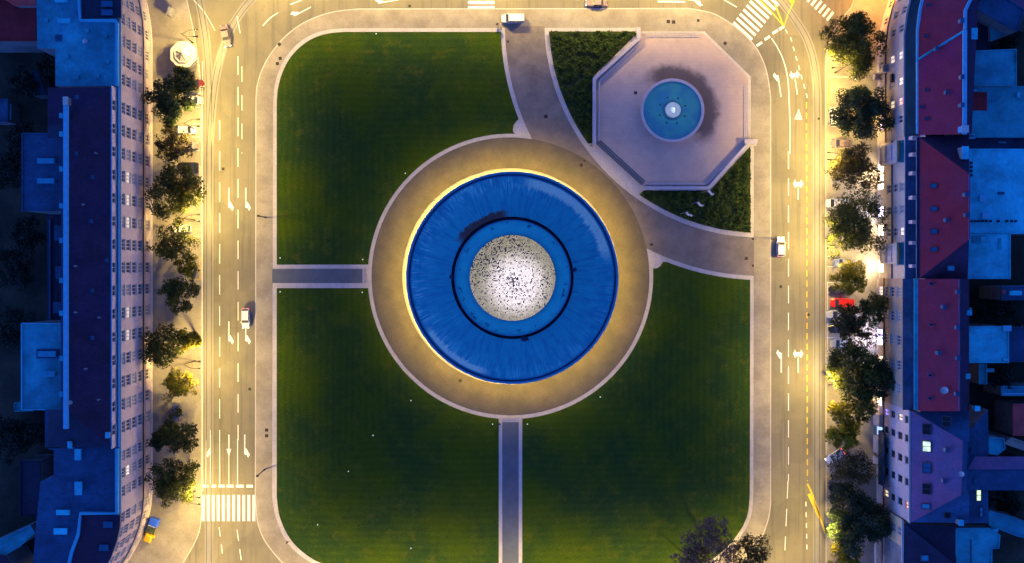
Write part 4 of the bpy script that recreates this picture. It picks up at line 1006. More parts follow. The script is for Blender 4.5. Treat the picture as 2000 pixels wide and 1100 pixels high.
for y0, y1, pn, en in ((322, 356, 'lit_shop', 2600), (360, 372, 'lit_shop', 0), (405, 425, 'lit_shop_violet', 900), (440, 462, 'lit_shop', 1200), (508, 532, 'lit_shop', 2200)):
    shopfront(rb, y0, y1, pane=pn, energy=en, c=(.7, .75, 1) if 'violet' in pn else (1, .74, .45))
shopfront(rb, 316, 321, z0=3.4, z1=5.2, pane='lit_flame')
m = MB(); q0 = W(1770, 265, EH + .6); q1 = W(1770, 545, EH + .6); m.box(q0.x - .2, q0.x + 2.6, q1.y, q0.y, EH + .3, EH + .62); m.build('terrace', 'roof_dark_blue', rb)
bp = G(1715, 543); 
facade(rb, [(Vector((bp.x + 1.9, G(0, 543).y)), Vector((bp.x + 1.9, G(0, 284).y)), [2.4, 7.4, 12, 16.5, 21, 26.4])], EH + .5, 20.4, [(18.3, 2.0)], 1.7, ('facade_lilac',), kind='triple', rnd=random.Random(6))
m = MB()
for yy in (288, 318, 352, 396, 440, 478, 520):
    g_ = G(1715, yy); m.box(g_.x + .4, g_.x + 1.7, g_.y - .35, g_.y + .35, EH + .6, EH + 2.6)
m.build('buttress', 'facade_lilac', rb)
plane3(rb, [(1795, 544, 20.4), (1795, 268, 20.4), (1893, 340, 25.2), (1893, 468, 25.2)], 'roof_tile_brown')
plane3(rb, [(1795, 268, 20.4), (1893, 263, 20.4), (1893, 340, 25.2)], 'roof_slate'); plane3(rb, [(1893, 468, 25.2), (1890, 545, 20.4), (1795, 544, 20.4)], 'roof_slate')
bar(rb, [(1793.5, 544), (1793.5, 268)], .4, 20.2, .3, 'mansard_slate', 'gutter'); bar(rb, [(1893.5, 340), (1893.5, 468)], .3, 25.2, .2, 'roof_tile_violet', 'ridge_cap')
rbox(rb, 1880, 287, 1891, 310, 22.5, 2, 'courtyard_wall', 'chimney', 'roof_sheet_light'); rbox(rb, 1886, 447, 1893, 475, 22.5, 2, 'courtyard_wall', 'chimney', 'roof_sheet_light')
for x_, y_ in ((1823, 363), (1824, 408), (1824, 452), (1824, 487)): skylight(rb, x_, y_, 20.6 + (x_ - 1795) / 98 * 4.8, 1.3, .95, 'pane_skylight', rx=R(-25))
skylight(rb, 1857, 524, 21.9, 1.5, 1.1, 'pane_sky')
flat(rb, [(1793, 300), (1800, 300), (1800, 500), (1793, 500)], 18, 'roof_slate_deep', walls=False, name='roof_void')
# RC : brown facade, violet red roof
rc = thing('apartment_building', 'east block with plain brown front and long maroon roof, middle of the row', 'building')
RCf = [(1713, 780), (1713, 543)]
P = [G(*p_) for p_ in RCf]
facade(rc, seg_from(RCf, [(1713, 746), (1713, 703), (1713, 657), (1713, 613), (1713, 568)]), 0, 17, [(2.2, 2.2), (5.6, 1.7), (9.0, 1.9), (12.5, 1.9), (15.7, 1.7)], 2.0, ('facade_brown',), kind='triple', rnd=random.Random(12),
       lit={(3, 4): 'lit_cream', (0, 4): 'lit_cream', (4, 0): 'lit_cream', (1, 0): 'lit_shop', (3, 0): 'lit_cream', (1, 2): 'pane_blind'}, blind=.15)
east_trim(rc, P, 17, 4.3)
m = MB(); m.box(P[0].x - 1.0, P[0].x + .02, P[0].y, P[1].y, 16.85, 17.1); m.build('eaves_shelf', 'roof_dark_blue', rc)
shopfront(rc, 642, 672, 1713, pane='lit_shop_violet', energy=2600, c=(.72, .68, 1))
facade(rc, [(Vector((P[0].x + 1.3, P[0].y)), Vector((P[0].x + 1.3, P[1].y)), [2.0 + 4.85 * i for i in range(6)][:5])], 17, 19.9, [(18.5, 1.5)], 2.2, ('facade_grey',), kind='double', rnd=random.Random(14), lit={(0, 0): 'lit_orange', (4, 0): 'lit_blue', (2, 0): 'lit_orange', (3, 0): 'lit_cream'})
m = MB(); m.box(P[0].x, P[0].x + 1.3, P[0].y, P[1].y, 16.9, 17.12); m.build('terrace', 'roof_dark_blue', rc)
bar(rc, [(1789.5, 544), (1789.5, 801)], .75, 20.0, .3, 'roof_sheet_blue', 'gutter')
plane3(rc, [(1793, 803, 20.3), (1793, 545, 20.3), (1874, 545, 24.2), (1874, 803, 24.2)], 'roof_tile_brown')
plane3(rc, [(1874, 803, 24.2), (1874, 545, 24.2), (1893, 545, 21.5), (1893, 803, 21.5)], 'roof_slate')
bar(rc, [(1874, 545), (1874, 803)], .2, 24.15, .2, 'roof_tile_violet', 'ridge_cap')
for x_, y_ in ((1819, 554), (1819, 634), (1817, 733), (1817, 778)): skylight(rc, x_, y_, 20.45 + (x_ - 1793) / 81 * 3.9, .9, .65, 'pane_dark', rx=R(-24), fr='roof_tile_violet')
m = MB(); m.lathe([(.01, 0), (.5, .12), (.75, .4)], seg=16); o = m.build('satellite_dish', 'kiosk_white', rc); o.location = W(1844, 761, 23.2); o.rotation_euler = (.3, -.3, 0)
for x_, y_ in ((1893, 611), (1890, 735), (1909, 798)): rbox(rc, x_ - 4, y_ - 4, x_ + 4, y_ + 4, 21.5, .8, 'roof_sheet_blue', 'vent_duct', 'roof_sheet_light')
# RD : lilac facade, violet hipped roof with dormer lights
rd = thing('apartment_building', 'east block with pale lilac front and hipped violet roof with lit skylight', 'building')
RDf = [(1713, 982), (1713, 780)]
P = [G(*p_) for p_ in RDf]; DH = 18.4
facade(rd, seg_from(RDf, [(1713, 953), (1713, 911), (1713, 872), (1713, 832), (1713, 798)]), 0, DH, [(5.6, 1.9), (9.3, 1.9), (13.2, 1.9), (16.8, 1.6)], 1.4, ('facade_lilac',), kind='dark', rnd=random.Random(15),
       lit={(0, 3): 'lit_orange', (0, 0): 'lit_cream', (4, 2): 'lit_cream', (4, 0): 'lit_violet'})
east_trim(rd, P, DH, 4.0)
m = MB(); g0 = G(1713, 937); g1 = G(1713, 834); m.box(g0.x - 1.3, g0.x - .02, g0.y, g1.y, 4.3, 4.6); m.box(g0.x - 1.3, g0.x - 1.2, g0.y, g1.y, 4.6, 7.4)
m.build('balcony', 'balcony_glass', rd)
m = MB(); m.box(g0.x - 1.33, g0.x - 1.18, g0.y, g1.y, 7.4, 7.5)
for i in range(6):
    yy = g0.y + (g1.y - g0.y) * i / 5; m.box(g0.x - 1.3, g0.x, yy - .05, yy + .05, 7.4, 7.5)
m.build('balcony_frame', 'roof_dark_blue', rd)
for y0, y1 in ((806, 829), (850, 882), (890, 905)):
    g0 = G(1713, y1); g1 = G(1713, y0); m = MB(); m.box(g0.x - .9, g0.x - .02, g0.y, g1.y, .1, 3.8); m.build('entrance_bay', 'trim_stone', rd)
shopfront(rd, 830, 848, 1713, pane='lit_blue'); shopfront(rd, 773, 790, 1713, z0=.5, z1=3, pane='lit_shop', energy=500)
plane3(rd, [(1779.5, 1020, 18.5), (1779.5, 803, 18.5), (1880, 862, 24.2), (1877, 966, 24.2)], 'roof_tile_violet')
plane3(rd, [(1779.5, 803, 18.5), (1893, 803, 20.2), (1893, 862, 24.2), (1880, 862, 24.2)], 'roof_dark_blue')
plane3(rd, [(1877, 966, 24.2), (1893, 966, 24.2), (1893, 1022, 20.2), (1779.5, 1020, 18.5)], 'roof_dark_blue')
flat(rd, [(1877, 858), (1930, 800), (1930, 1022), (1885, 1022), (1877, 966)], 20.1, 'roof_dark_blue')
plane3(rd, [(1880, 862, 24.2), (1877, 966, 24.2), (1892, 966, 20.2), (1892, 862, 20.2)], 'roof_dark_blue')
def seg3(b_, a, c_, r_, mt, name='hip_cap'):
    m_ = MB(); m_.tube([W(*a), W(*c_)], r_, seg=6); return m_.build(name, mt, b_)
seg3(rd, (1780, 803, 18.6), (1880, 862, 24.3), .12, 'roof_tile_violet'); seg3(rd, (1780, 1019, 18.6), (1877, 966, 24.3), .12, 'roof_tile_violet'); seg3(rd, (1880, 862, 24.3), (1877, 966, 24.3), .12, 'roof_tile_violet')
for x_, y_, pn in ((1810, 838, 'pane_dark'), (1810, 872, 'lit_green'), (1810, 914, 'pane_skylight'), (1810, 955, 'pane_dark'), (1808, 989, 'pane_sky'), (1849, 823, 'pane_dark')):
    skylight(rd, x_, y_, 18.75 + (x_ - 1779) / 100 * 5.7, 1.6, 2.1 if y_ != 989 else 1.0, pn, rx=R(-27))
skylight(rd, 1850, 1006, 20.9, 1.3, 1.2, 'pane_dark'); skylight(rd, 1911, 967, 20.2, 1.0, 2.3, 'lit_green'); skylight(rd, 1916, 1000, 20.2, .7, 1.9, 'pane_sky')
m = MB(); m.lathe([(.01, 0), (.35, .1), (.55, .3)], seg=14); o = m.build('satellite_dish', 'kiosk_white', rd); o.location = W(1878, 925, 24.5); o.rotation_euler = (.2, -.5, 0)
rbox(rd, 1873, 1016, 1881, 1026, 20.5, 1.2, 'courtyard_wall', 'chimney', 'roof_sheet_light')
plane3(rd, [(1890, 917, 21.5), (1905, 892, 22.3), (2060, 892, 22.3), (2060, 917, 21.5)], 'roof_tile_violet', 'wing_roof'); flat(rd, [(1890, 917), (2060, 917), (2060, 958), (1890, 958)], 21.0, 'roof_dark_blue', name='wing_roof')
# RE : ochre facade
re_ = thing('apartment_building', 'south east block with ochre front and very dark slate roof', 'building')
REf = [(1709, 1110), (1709, 982)]
P = [G(*p_) for p_ in REf]
facade(re_, seg_from(REf, [(1709, 1078), (1709, 1044), (1709, 1006)]), 0, 16, [(2.4, 2.2), (6.6, 2.0), (10.6, 2.1), (14.2, 1.9)], 1.5, ('facade_ochre',), kind='double', rnd=random.Random(17), lit={(2, 3): 'lit_cream', (1, 3): 'lit_orange', (0, 1): 'lit_cream', (0, 2): 'pane_blind'})
east_trim(re_, P, 16, 4.4)
flat(re_, [(1766, 1022), (1865, 1028), (1865, 1180), (1764, 1180)], 16.1, 'roof_slate_deep', name='roof')
plane3(re_, [(1768, 1024, 16.2), (1862, 1100, 19), (1862, 1180, 19), (1768, 1180, 16.2)], 'roof_slate_deep')
skylight(re_, 1806, 1090, 17.6, 1.6, 1.3, 'pane_sky')
ma = simple_building('courtyard_house', 'blue flat roofed rear house south east behind the dark slate roof', [([(1865, 1032), (1932, 1032), (1952, 1045), (1950, 1070), (1936, 1072), (1936, 1150), (1870, 1150)], 14, 'roof_sheet_blue', 'courtyard_wall')])
bar(ma, [(1868, 1034), (1868, 1085)], .35, 14, .5, 'parapet_metal', 'parapet'); bar(ma, [(1897, 1055), (1897, 1120)], .15, 14, .15, 'roof_dark_blue', 'seam'); rbox(ma, 1940, 1033, 1950, 1039, 14, .8, 'roof_sheet_light', 'roof_vent')
rnc = random.Random(44)
for b__, pts in ((ra, ((1879, 40), (1880, 150), (1880, 205), (1830, 95), (1850, 180))), (rc, ((1872, 570), (1871, 640), (1872, 700), (1870, 770), (1845, 600), (1835, 690))), (rb, ((1888, 380), (1889, 420), (1850, 430))), (rd, ((1850, 880), (1845, 940), (1900, 880), (1905, 940), (1908, 830)))):
    for x_, y_ in pts:
        base = {ra.name: 20.1 + (x_ - 1790) / 94 * 3.9, rc.name: 20.3 + (x_ - 1793) / 81 * 3.9, rb.name: 20.4 + (x_ - 1795) / 98 * 4.8, rd.name: 18.5 + (min(x_, 1878) - 1779) / 100 * 5.7}[b__.name]
        if x_ > 1890: base = 20.1
        rbox(b__, x_ - 2.5, y_ - 3.5, x_ + 2.5, y_ + 3.5, base, rnc.uniform(.6, 1.2), 'courtyard_wall', 'chimney', 'roof_dark_blue')
# courtyards in the east
def cy(label, blocks, extras=(), name='courtyard_house'):
    b_ = simple_building(name, label, blocks)
    for e_ in extras: rbox(b_, *e_)
    return b_
q = cy('wide bright blue flat roof behind the brown hipped roof', [([(1893, 292), (2060, 292), (2060, 456), (1893, 456)], 15, 'roof_sheet_light', 'courtyard_wall')],
   [(1914, 382, 1925, 393, 15, .5, 'roof_sheet_light', 'roof_hatch', 'gutter_metal'), (1919, 416, 1931, 427, 15, .5, 'roof_sheet_light', 'roof_hatch', 'gutter_metal'), (1950, 375, 1962, 380, 15, .3, 'roof_dark_blue', 'vent_duct')])
for x_ in (1900, 1907, 1914, 1921, 1928, 1936, 1951, 1968, 1977, 1985): rbox(q, x_ - 2, 430, x_ + 2, 434, 15, .5, 'roof_slate_deep', 'air_vent')
for y_ in (318, 326, 334, 342): rbox(q, 1895, y_ - 2.5, 1900, y_ + 2.5, 15, .5, 'roof_slate_deep', 'air_vent')
cy('square blue flat roof south of the wide bright roof', [([(1885, 457), (1972, 457), (1972, 544), (1885, 544)], 15, 'roof_sheet_light', 'courtyard_wall')], [(1900, 441 + 20, 1918, 475, 15, .3, 'roof_sheet_blue', 'roof_hatch'), (1950, 466, 1956, 488, 15, .2, 'roof_sheet_blue', 'roof_hatch'), (1916, 455 + 8, 1935, 470, 15, .4, 'roof_sheet_light', 'vent_duct')])
cy('pale blue square flat roof behind the middle of the maroon roof', [([(1884, 639), (1969, 638), (1969, 708), (1884, 708)], 14, 'roof_sheet_light', 'courtyard_wall')], [(1960, 637, 1974, 646, 14, .8, 'roof_sheet_light', 'roof_vent', 'gutter_metal'), (1960, 700, 1970, 706, 14, .5, 'roof_sheet_light', 'roof_vent')])
cy('low darker blue roof at the edge beside the pale square roof', [([(1971, 640), (2060, 640), (2060, 706), (1971, 706)], 9, 'roof_dark_blue', 'courtyard_wall')])
cy('narrow blue roof with a pipe below the pale square roof', [([(1912, 711), (1926, 711), (1926, 750), (1912, 750)], 10, 'roof_sheet_blue', 'courtyard_wall')], [(1926, 720, 1942, 727, 10, .5, 'roof_sheet_light', 'vent_duct')])
cy('blue flat roof behind the north end of the violet red roof', [([(1892, 101), (1984, 97), (1984, 167), (1892, 167)], 14, 'roof_sheet_blue', 'courtyard_wall')])
q = cy('broad blue roof with a dark sheet painted as a shaded light well on the east edge', [([(1892, 170), (2060, 170), (2060, 268), (1892, 268)], 12, 'roof_sheet_blue', 'courtyard_wall')], [(1895, 180, 1928, 216, 12, .06, 'roof_maroon', 'painted_light_well'), (1987, 180, 1993, 190, 12, .8, 'roof_sheet_light', 'roof_vent'), (1897, 174, 1908, 178, 12, .6, 'gutter_metal', 'vent_duct'), (1893, 262, 1905, 264, 12, .8, 'gutter_metal', 'vent_duct'), (1893, 268, 1905, 271, 12, .8, 'gutter_metal', 'vent_duct')])  # flat dark sheet stands for the shade down the well
cy('dark blue low roof with pipes between two blue roofs on the east edge', [([(1894, 270), (2060, 270), (2060, 291), (1894, 291)], 10, 'roof_dark_blue', 'courtyard_wall')], [(1950, 276, 1965, 280, 10, .7, 'roof_sheet_blue', 'vent_duct')])
cy('slanting navy roof in the north east corner', [([(1900, 12), (1930, -6), (1960, -6), (2000, 20), (1985, 62), (1932, 32)], 17, 'roof_dark_blue', 'courtyard_wall')])
cy('pale slanting gable between dark roofs in the north east corner', [([(1933, 44), (1980, 62), (1935, 80)], 13, 'roof_sheet_blue', 'facade_lilac'), ([(1960, -6), (2060, -6), (2060, 40), (2000, 18)], 12, 'roof_tile_violet', 'courtyard_wall')])
cy('very dark violet low roof beside the north ridge', [([(1893, 28), (1932, 34), (1932, 98), (1893, 98)], 12, 'roof_slate_deep', 'courtyard_wall')])
cy('small pale house end with slanting edge in the south east courtyard', [([(1931, 855), (1960, 857), (1962, 876), (1947, 888), (1931, 886)], 12, 'roof_sheet_light', 'courtyard_wall'), ([(1962, 866), (2060, 900), (2060, 886), (1975, 855)], 10, 'facade_grey', 'courtyard_wall')])
cy('long slanting blue roof at the south east edge', [([(1931, 998), (1975, 1010), (2060, 1045), (2060, 1062), (1985, 1046), (1931, 1025)], 12, 'roof_sheet_blue', 'courtyard_wall')])
cy('brownish low roof on the east edge beside a dark yard', [([(1978, 790), (2060, 790), (2060, 850), (1978, 850)], 8, 'roof_rose', 'courtyard_wall')])
cy('low blue framed flat roof with orange ends on the east edge', [([(1955, 560), (2060, 558), (2060, 584), (1955, 586)], 10, 'roof_dark_blue', 'courtyard_wall')], [(1972, 568, 1996, 577, 10, .4, 'roof_sheet_light', 'roof_hatch'), (1958, 566, 1964, 574, 10, .4, 'roof_rose', 'roof_hatch'), (1890, 601 + 0, 1898, 612, 10, .5, 'roof_sheet_blue', 'roof_vent')])
cy('narrow blue walled yard roof under the low framed roof', [([(1955, 755), (2060, 755), (2060, 772), (1955, 772)], 8, 'roof_sheet_blue', 'courtyard_wall')], [(1958, 768, 2050, 771, 8, .5, 'gutter_metal', 'parapet')])

# ------------------------------------------------------------------ kiosk
kp = W(358, 106, 3.5)
ki = thing('kiosk', 'white octagonal kiosk with tiered roof on the north west pavement', 'kiosk', (kp.x, kp.y, .12))
def octa(r_, rot=22.5): return [(r_ * math.cos(R(45 * i + rot)), r_ * math.sin(R(45 * i + rot))) for i in range(8)]
m = MB(); m.prism(octa(2.35), 0, 2.9); m.build('wall', 'kiosk_white', ki)
m = MB(); m.prism(octa(2.42), 1.0, 2.2); m.build('window_band', 'kiosk_glass', ki)
m = MB(); m.prism(octa(2.95), 2.9, 3.35, bottom=True); m.build('roof', 'kiosk_white', ki)
m = MB(); m.prism(octa(1.9), 3.35, 3.7); m.build('upper_roof', 'kiosk_white', ki)
m = MB(); ob = octa(1.65)
for i in range(8): m.face([(*ob[i], 3.7), (*ob[(i + 1) % 8], 3.7), (0, 0, 4.7)])
o = m.build('lantern', 'kiosk_white', ki)
m = MB()
for i in range(8):
    m.tube([(*ob[i], 3.72), (0, 0, 4.74)], .05, seg=5)
m.build('rib', 'metal_grey', o)

# ------------------------------------------------------------------ cars
def make_car(paint, kind='hatch', lights=True):
    t = thing('car', 'x', 'car')
    L, Wd = (4.2, 1.76) if kind == 'hatch' else ((4.6, 1.8) if kind == 'sedan' else (4.9, 1.95))
    hl, hw = L / 2, Wd / 2
    # body: stations front -> rear with half width and deck height
    st = [(hl, .62, .40, .58), (hl - .12, .80, .30, .68), (hl - .7, .95, .22, .78), (hl * .45, 1.0, .2, .90), (0, 1.0, .2, .93), (-hl * .5, 1.0, .2, .95), (-hl + .5, .97, .22, .96), (-hl + .1, .86, .3, .86), (-hl, .72, .42, .7)]
    if kind == 'van': st = [(a, b_, c_, d_ + .12) for a, b_, c_, d_ in st]
    m = MB(); rings = []
    for x_, wf, zb, zt in st:
        w_ = hw * wf; n = len(m.v)
        m.v += [(x_, -w_ * .88, zb), (x_, -w_, (zb + zt) / 2 - .05), (x_, -w_ * .96, zt - .08), (x_, -w_ * .8, zt), (x_, w_ * .8, zt), (x_, w_ * .96, zt - .08), (x_, w_, (zb + zt) / 2 - .05), (x_, w_ * .88, zb)]; rings.append(n)
    for a, b_ in zip(rings, rings[1:]):
        for k_ in range(8): m.f.append((a + k_, b_ + k_, b_ + (k_ + 1) % 8, a + (k_ + 1) % 8)); m.mi.append(0)
    m.f.append(tuple(rings[0] + k_ for k_ in range(8))); m.f.append(tuple(rings[-1] + k_ for k_ in range(8))[::-1]); m.mi += [0, 0]
    m.build('body', paint, t)
    # cabin
    if kind == 'hatch': cb_, ct = (hl * .46, -hl + .12), (hl * .16, -hl + .5)
    elif kind == 'sedan': cb_, ct = (hl * .42, -hl + .75), (hl * .12, -hl + 1.35)
    else: cb_, ct = (hl * .62, -hl + .08), (hl * .38, -hl + .22)
    zr = 1.43 if kind != 'van' else 1.75; z0 = .90 if kind != 'van' else 1.0; wb, wt = hw * .93, hw * .76
    B_ = [(cb_[0], -wb, z0), (cb_[0], wb, z0), (cb_[1], wb, z0), (cb_[1], -wb, z0)]; T_ = [(ct[0], -wt, zr), (ct[0], wt, zr), (ct[1], wt, zr), (ct[1], -wt, zr)]
    m = MB()
    for i in range(4): m.face([B_[i], B_[(i + 1) % 4], T_[(i + 1) % 4], T_[i]])
    m.build('windows', 'car_glass', t)
    m = MB(); e = .04
    m.prism([(ct[0] + e, -wt - e), (ct[0] + e, wt + e), (ct[1] - e, wt + e), (ct[1] - e, -wt - e)], zr - .03, zr + .03, bottom=True)
    for i in range(4): m.tube([B_[i], T_[i]], .045, seg=5)
    xm = (ct[0] + ct[1]) / 2
    for sg in (-1, 1): m.tube([(xm, sg * wb, z0), (xm, sg * wt, zr)], .05, seg=5)
    m.build('roof', paint, t)
    for sx in (hl * .64, -hl * .62):
        for sg in (-1, 1):
            m = MB(); m.tube([(sx, sg * (hw - .22), .33), (sx, sg * (hw - .01), .33)], .33, seg=14); wl = m.build('wheel', 'tyre', t)
            m = MB(); m.tube([(sx, sg * (hw - .02), .33), (sx, sg * (hw + .005), .33)], .2, seg=10); m.build('rim', 'metal_grey', wl)
    for sg in (-1, 1):
        m = MB(); m.box(hl - .16, hl - .02, sg * hw * .62 - .16, sg * hw * .62 + .16, .56, .68); m.build('headlight', 'head_light' if lights else 'frame_white', t)
        m = MB(); m.box(-hl - .01, -hl + .14, sg * hw * .66 - .14, sg * hw * .66 + .14, .66, .80); m.build('tail_light', 'tail_light' if lights else 'car_maroon', t)
        m = MB(); m.box(hl * .36, hl * .42 + .05, sg * (hw + .09) - .09, sg * (hw + .09) + .09, .92, 1.05); m.build('mirror', paint, t)
    return t
def car(px, py, rot, paint, kind, label, lights=False, group='parked cars', z=.12):
    c_ = make_car(paint, kind, lights); g_ = W(px, py, 1.0); c_.location = (g_.x, g_.y, z); c_.rotation_euler = (0, 0, R(rot)); c_['label'] = label; c_['group'] = group
    c_['category'] = 'van' if kind == 'van' else 'car'
    if kind == 'van': c_.name = 'van'
car(1002, 36, 180, 'car_white', 'van', 'white van parked alone on the pavement at the top of the square')
car(379, 163, 0, 'car_maroon', 'hatch', 'dark maroon car just south of the kiosk tree')
car(377, 196, 0, 'car_silver', 'hatch', 'silver car half hidden under the dark tree south of the kiosk')
car(364, 254, 0, 'car_white', 'hatch', 'white car below the dark tree on the west pavement')
car(366, 284, 0, 'car_plum', 'hatch', 'plum car under the sparse brown tree, west side')
car(366, 325, 180, 'car_black', 'sedan', 'black car at the top edge of the big olive tree, west side')
car(366, 362, 180, 'car_red', 'hatch', 'red car seen through the leaves of the big olive tree')
car(354, 447, 180, 'car_white', 'hatch', 'white car below the big olive tree on the west pavement')
car(1645, 592, 180, 'car_red', 'van', 'bright red van parked in the east bays')
car(1640, 566, 180, 'car_black', 'sedan', 'black car parked beside the red van, north of it')
car(1648, 513, 180, 'car_blue', 'hatch', 'pale blue car under the large olive tree, east side')
car(1636, 397, 180, 'car_white', 'van', 'white van half hidden by the large olive tree, east side')
car(1642, 280, 180, 'car_plum', 'hatch', 'plum car between the dense tree and the brown tree, east side')
car(1628, 228, 90, 'car_silver', 'hatch', 'silver car beside the dense round tree, east side')
car(1636, 615, 180, 'car_silver', 'sedan', 'silver car parked just south of the red van')
car(1638, 643, 180, 'car_black', 'hatch', 'black car parked two bays south of the red van')
car(1642, 671, 180, 'car_silver', 'hatch', 'silver car at the north edge of the widest tree')
car(1631, 892, 213, 'car_white', 'hatch', 'white car turning out at a slant with glowing red lights', True, 'moving cars')
car(1640, 953, 180, 'car_black', 'sedan', 'black car parked under the brown tree, east side')
car(1641, 970, 180, 'car_plum', 'sedan', 'plum car tucked against the round south east tree')
car(479, 622, -90, 'car_white', 'hatch', 'white car driving south on the west road, inner lane', True, 'moving cars', .0)
car(440, 70, -78, 'car_plum', 'sedan', 'plum car entering the west road from the top', True, 'moving cars', .0)
car(1526, 482, 90, 'car_white', 'hatch', 'white car driving north on the east road', True, 'moving cars', .0)
car(1165, 4, 180, 'car_plum', 'sedan', 'plum car at the top edge of the road', True, 'moving cars', .0)

# small works truck at the south west corner
tp = W(295, 1035, 1.5); tr = thing('works_truck', 'small truck with blue cab, green load bed and yellow tank by the pink corner front', 'truck', (tp.x, tp.y, .12), R(69))
def rounded(x0, x1, y0, y1, z0, z1, mt, name, taper=.12):
    m_ = MB(); b0 = [(x0, y0), (x1, y0), (x1, y1), (x0, y1)]; t0 = [(x0 + taper, y0 + taper), (x1 - taper, y0 + taper), (x1 - taper, y1 - taper), (x0 + taper, y1 - taper)]
    zm = z1 - taper; 
    for i in range(4):
        j = (i + 1) % 4; m_.face([(*b0[i], z0), (*b0[j], z0), (*b0[j], zm), (*b0[i], zm)]); m_.face([(*b0[i], zm), (*b0[j], zm), (*t0[j], z1), (*t0[i], z1)])
    m_.face([(*p_, z1) for p_ in t0]); return m_.build(name, mt, tr)
rounded(.9, 2.7, -.95, .95, .5, 2.15, 'truck_blue', 'cab', .2)
m = MB(); m.box(2.66, 2.72, -.8, .8, 1.2, 1.8); m.build('windscreen', 'car_glass', tr)
m = MB(); m.box(.88, 1.05, -.8, .8, 2.05, 2.12); m.build('trim', 'frame_white', tr)
m = MB(); m.box(-2.7, .75, -.85, .85, .55, .75); m.build('chassis', 'metal_dark', tr)
m = MB(); m.box(-.9, .7, -.9, .9, .75, 1.0)
for a_ in ((-.9, .7, -.9, -.82), (-.9, .7, .82, .9), (.62, .7, -.82, .82)): m.box(*a_, 1.0, 1.35)
m.build('load_bed', 'truck_green', tr)
rounded(-2.7, -1.05, -.85, .7, .75, 1.9, 'truck_yellow', 'tank', .25); rounded(-1.5, -1.0, -1.25, -.86, .9, 1.5, 'truck_yellow', 'hopper', .1)
for sx in (1.7, -1.6):
    for sg in (-1, 1):
        m = MB(); m.tube([(sx, sg * .65, .38), (sx, sg * .93, .38)], .38, seg=14); m.build('wheel', 'tyre', tr)

# ------------------------------------------------------------------ trees
def make_tree(px, py, rpx, kind, label, dens=1.0, zc=7.2, court=False, seed=0, squash=.72):
    rnd = random.Random(seed * 7 + int(px * 3 + py)); c = W(px, py, zc + 1.0); rad = rpx * S * (H - zc) / H
    nm = {'leaf_dark': 'plane_tree', 'leaf_olive': 'plane_tree', 'leaf_yellow': 'young_tree', 'leaf_brown': 'autumn_tree', 'leaf_mauve': 'autumn_tree', 'leaf_court': 'courtyard_tree'}[kind]
    t = thing(nm, label, 'tree', (c.x, c.y, .12 if not court else 0), group='courtyard trees' if court else 'street trees')
    zb = zc - rad * squash * .9
    m = MB(); lean = (rnd.uniform(-.3, .3), rnd.uniform(-.3, .3))
    m.tube([(lean[0] * 2, lean[1] * 2, 0), (lean[0] * 1.5, lean[1] * 1.5, .5), (lean[0], lean[1], max(1.5, zb)), (0, 0, zc)], [.3, .22, .17, .08])
    cl = []
    rad *= 1.06; n = int(18 + rad * 8)
    for i in range(n):
        for _ in range(20):
            a = rnd.uniform(0, 6.283); q = math.sqrt(rnd.random()); h_ = rnd.uniform(-.75, 1)
            if q * q + h_ * h_ * .8 < 1.02: break
        wob = 1 + .16 * math.sin(3 * a + seed) + .10 * math.sin(5 * a + 2 * seed)
        cl.append((Vector((q * math.cos(a) * rad * .90 * wob, q * math.sin(a) * rad * .90 * wob, zc + h_ * rad * squash * .8)), rnd.uniform(.20, .36) * rad ** .75 * 1.25))
    for p_, r_ in cl[:14]:
        m.tube([(0, 0, zc - rad * .45), (p_.x * .45, p_.y * .45, (zc + p_.z) / 2 - .2), tuple(p_)], [.1, .065, .025], seg=5)
    m.build('trunk', 'bark', t)
    m = MB()
    for p_, r_ in cl:
        k_ = int(135 * dens * max(.5, r_ ** 1.6 / 1.6))
        for _ in range(k_):
            v_ = Vector((rnd.gauss(0, 1), rnd.gauss(0, 1), rnd.gauss(0, .8) + .25)).normalized(); q = p_ + v_ * r_ * rnd.uniform(.45, 1.08)
            nn = (v_ + Vector((rnd.gauss(0, .6), rnd.gauss(0, .6), rnd.gauss(.4, .5)))).normalized(); u = nn.orthogonal().normalized(); w_ = nn.cross(u)
            an = rnd.uniform(0, 6.28); u, w_ = u * math.cos(an) + w_ * math.sin(an), w_ * math.cos(an) - u * math.sin(an)
            s_ = rnd.uniform(.14, .30)
            m.face([q - u * s_, q - w_ * s_ * .65 + u * s_ * .1, q + u * s_, q + w_ * s_ * .65 + u * s_ * .1])
    m.build('crown', kind, t)
    return t
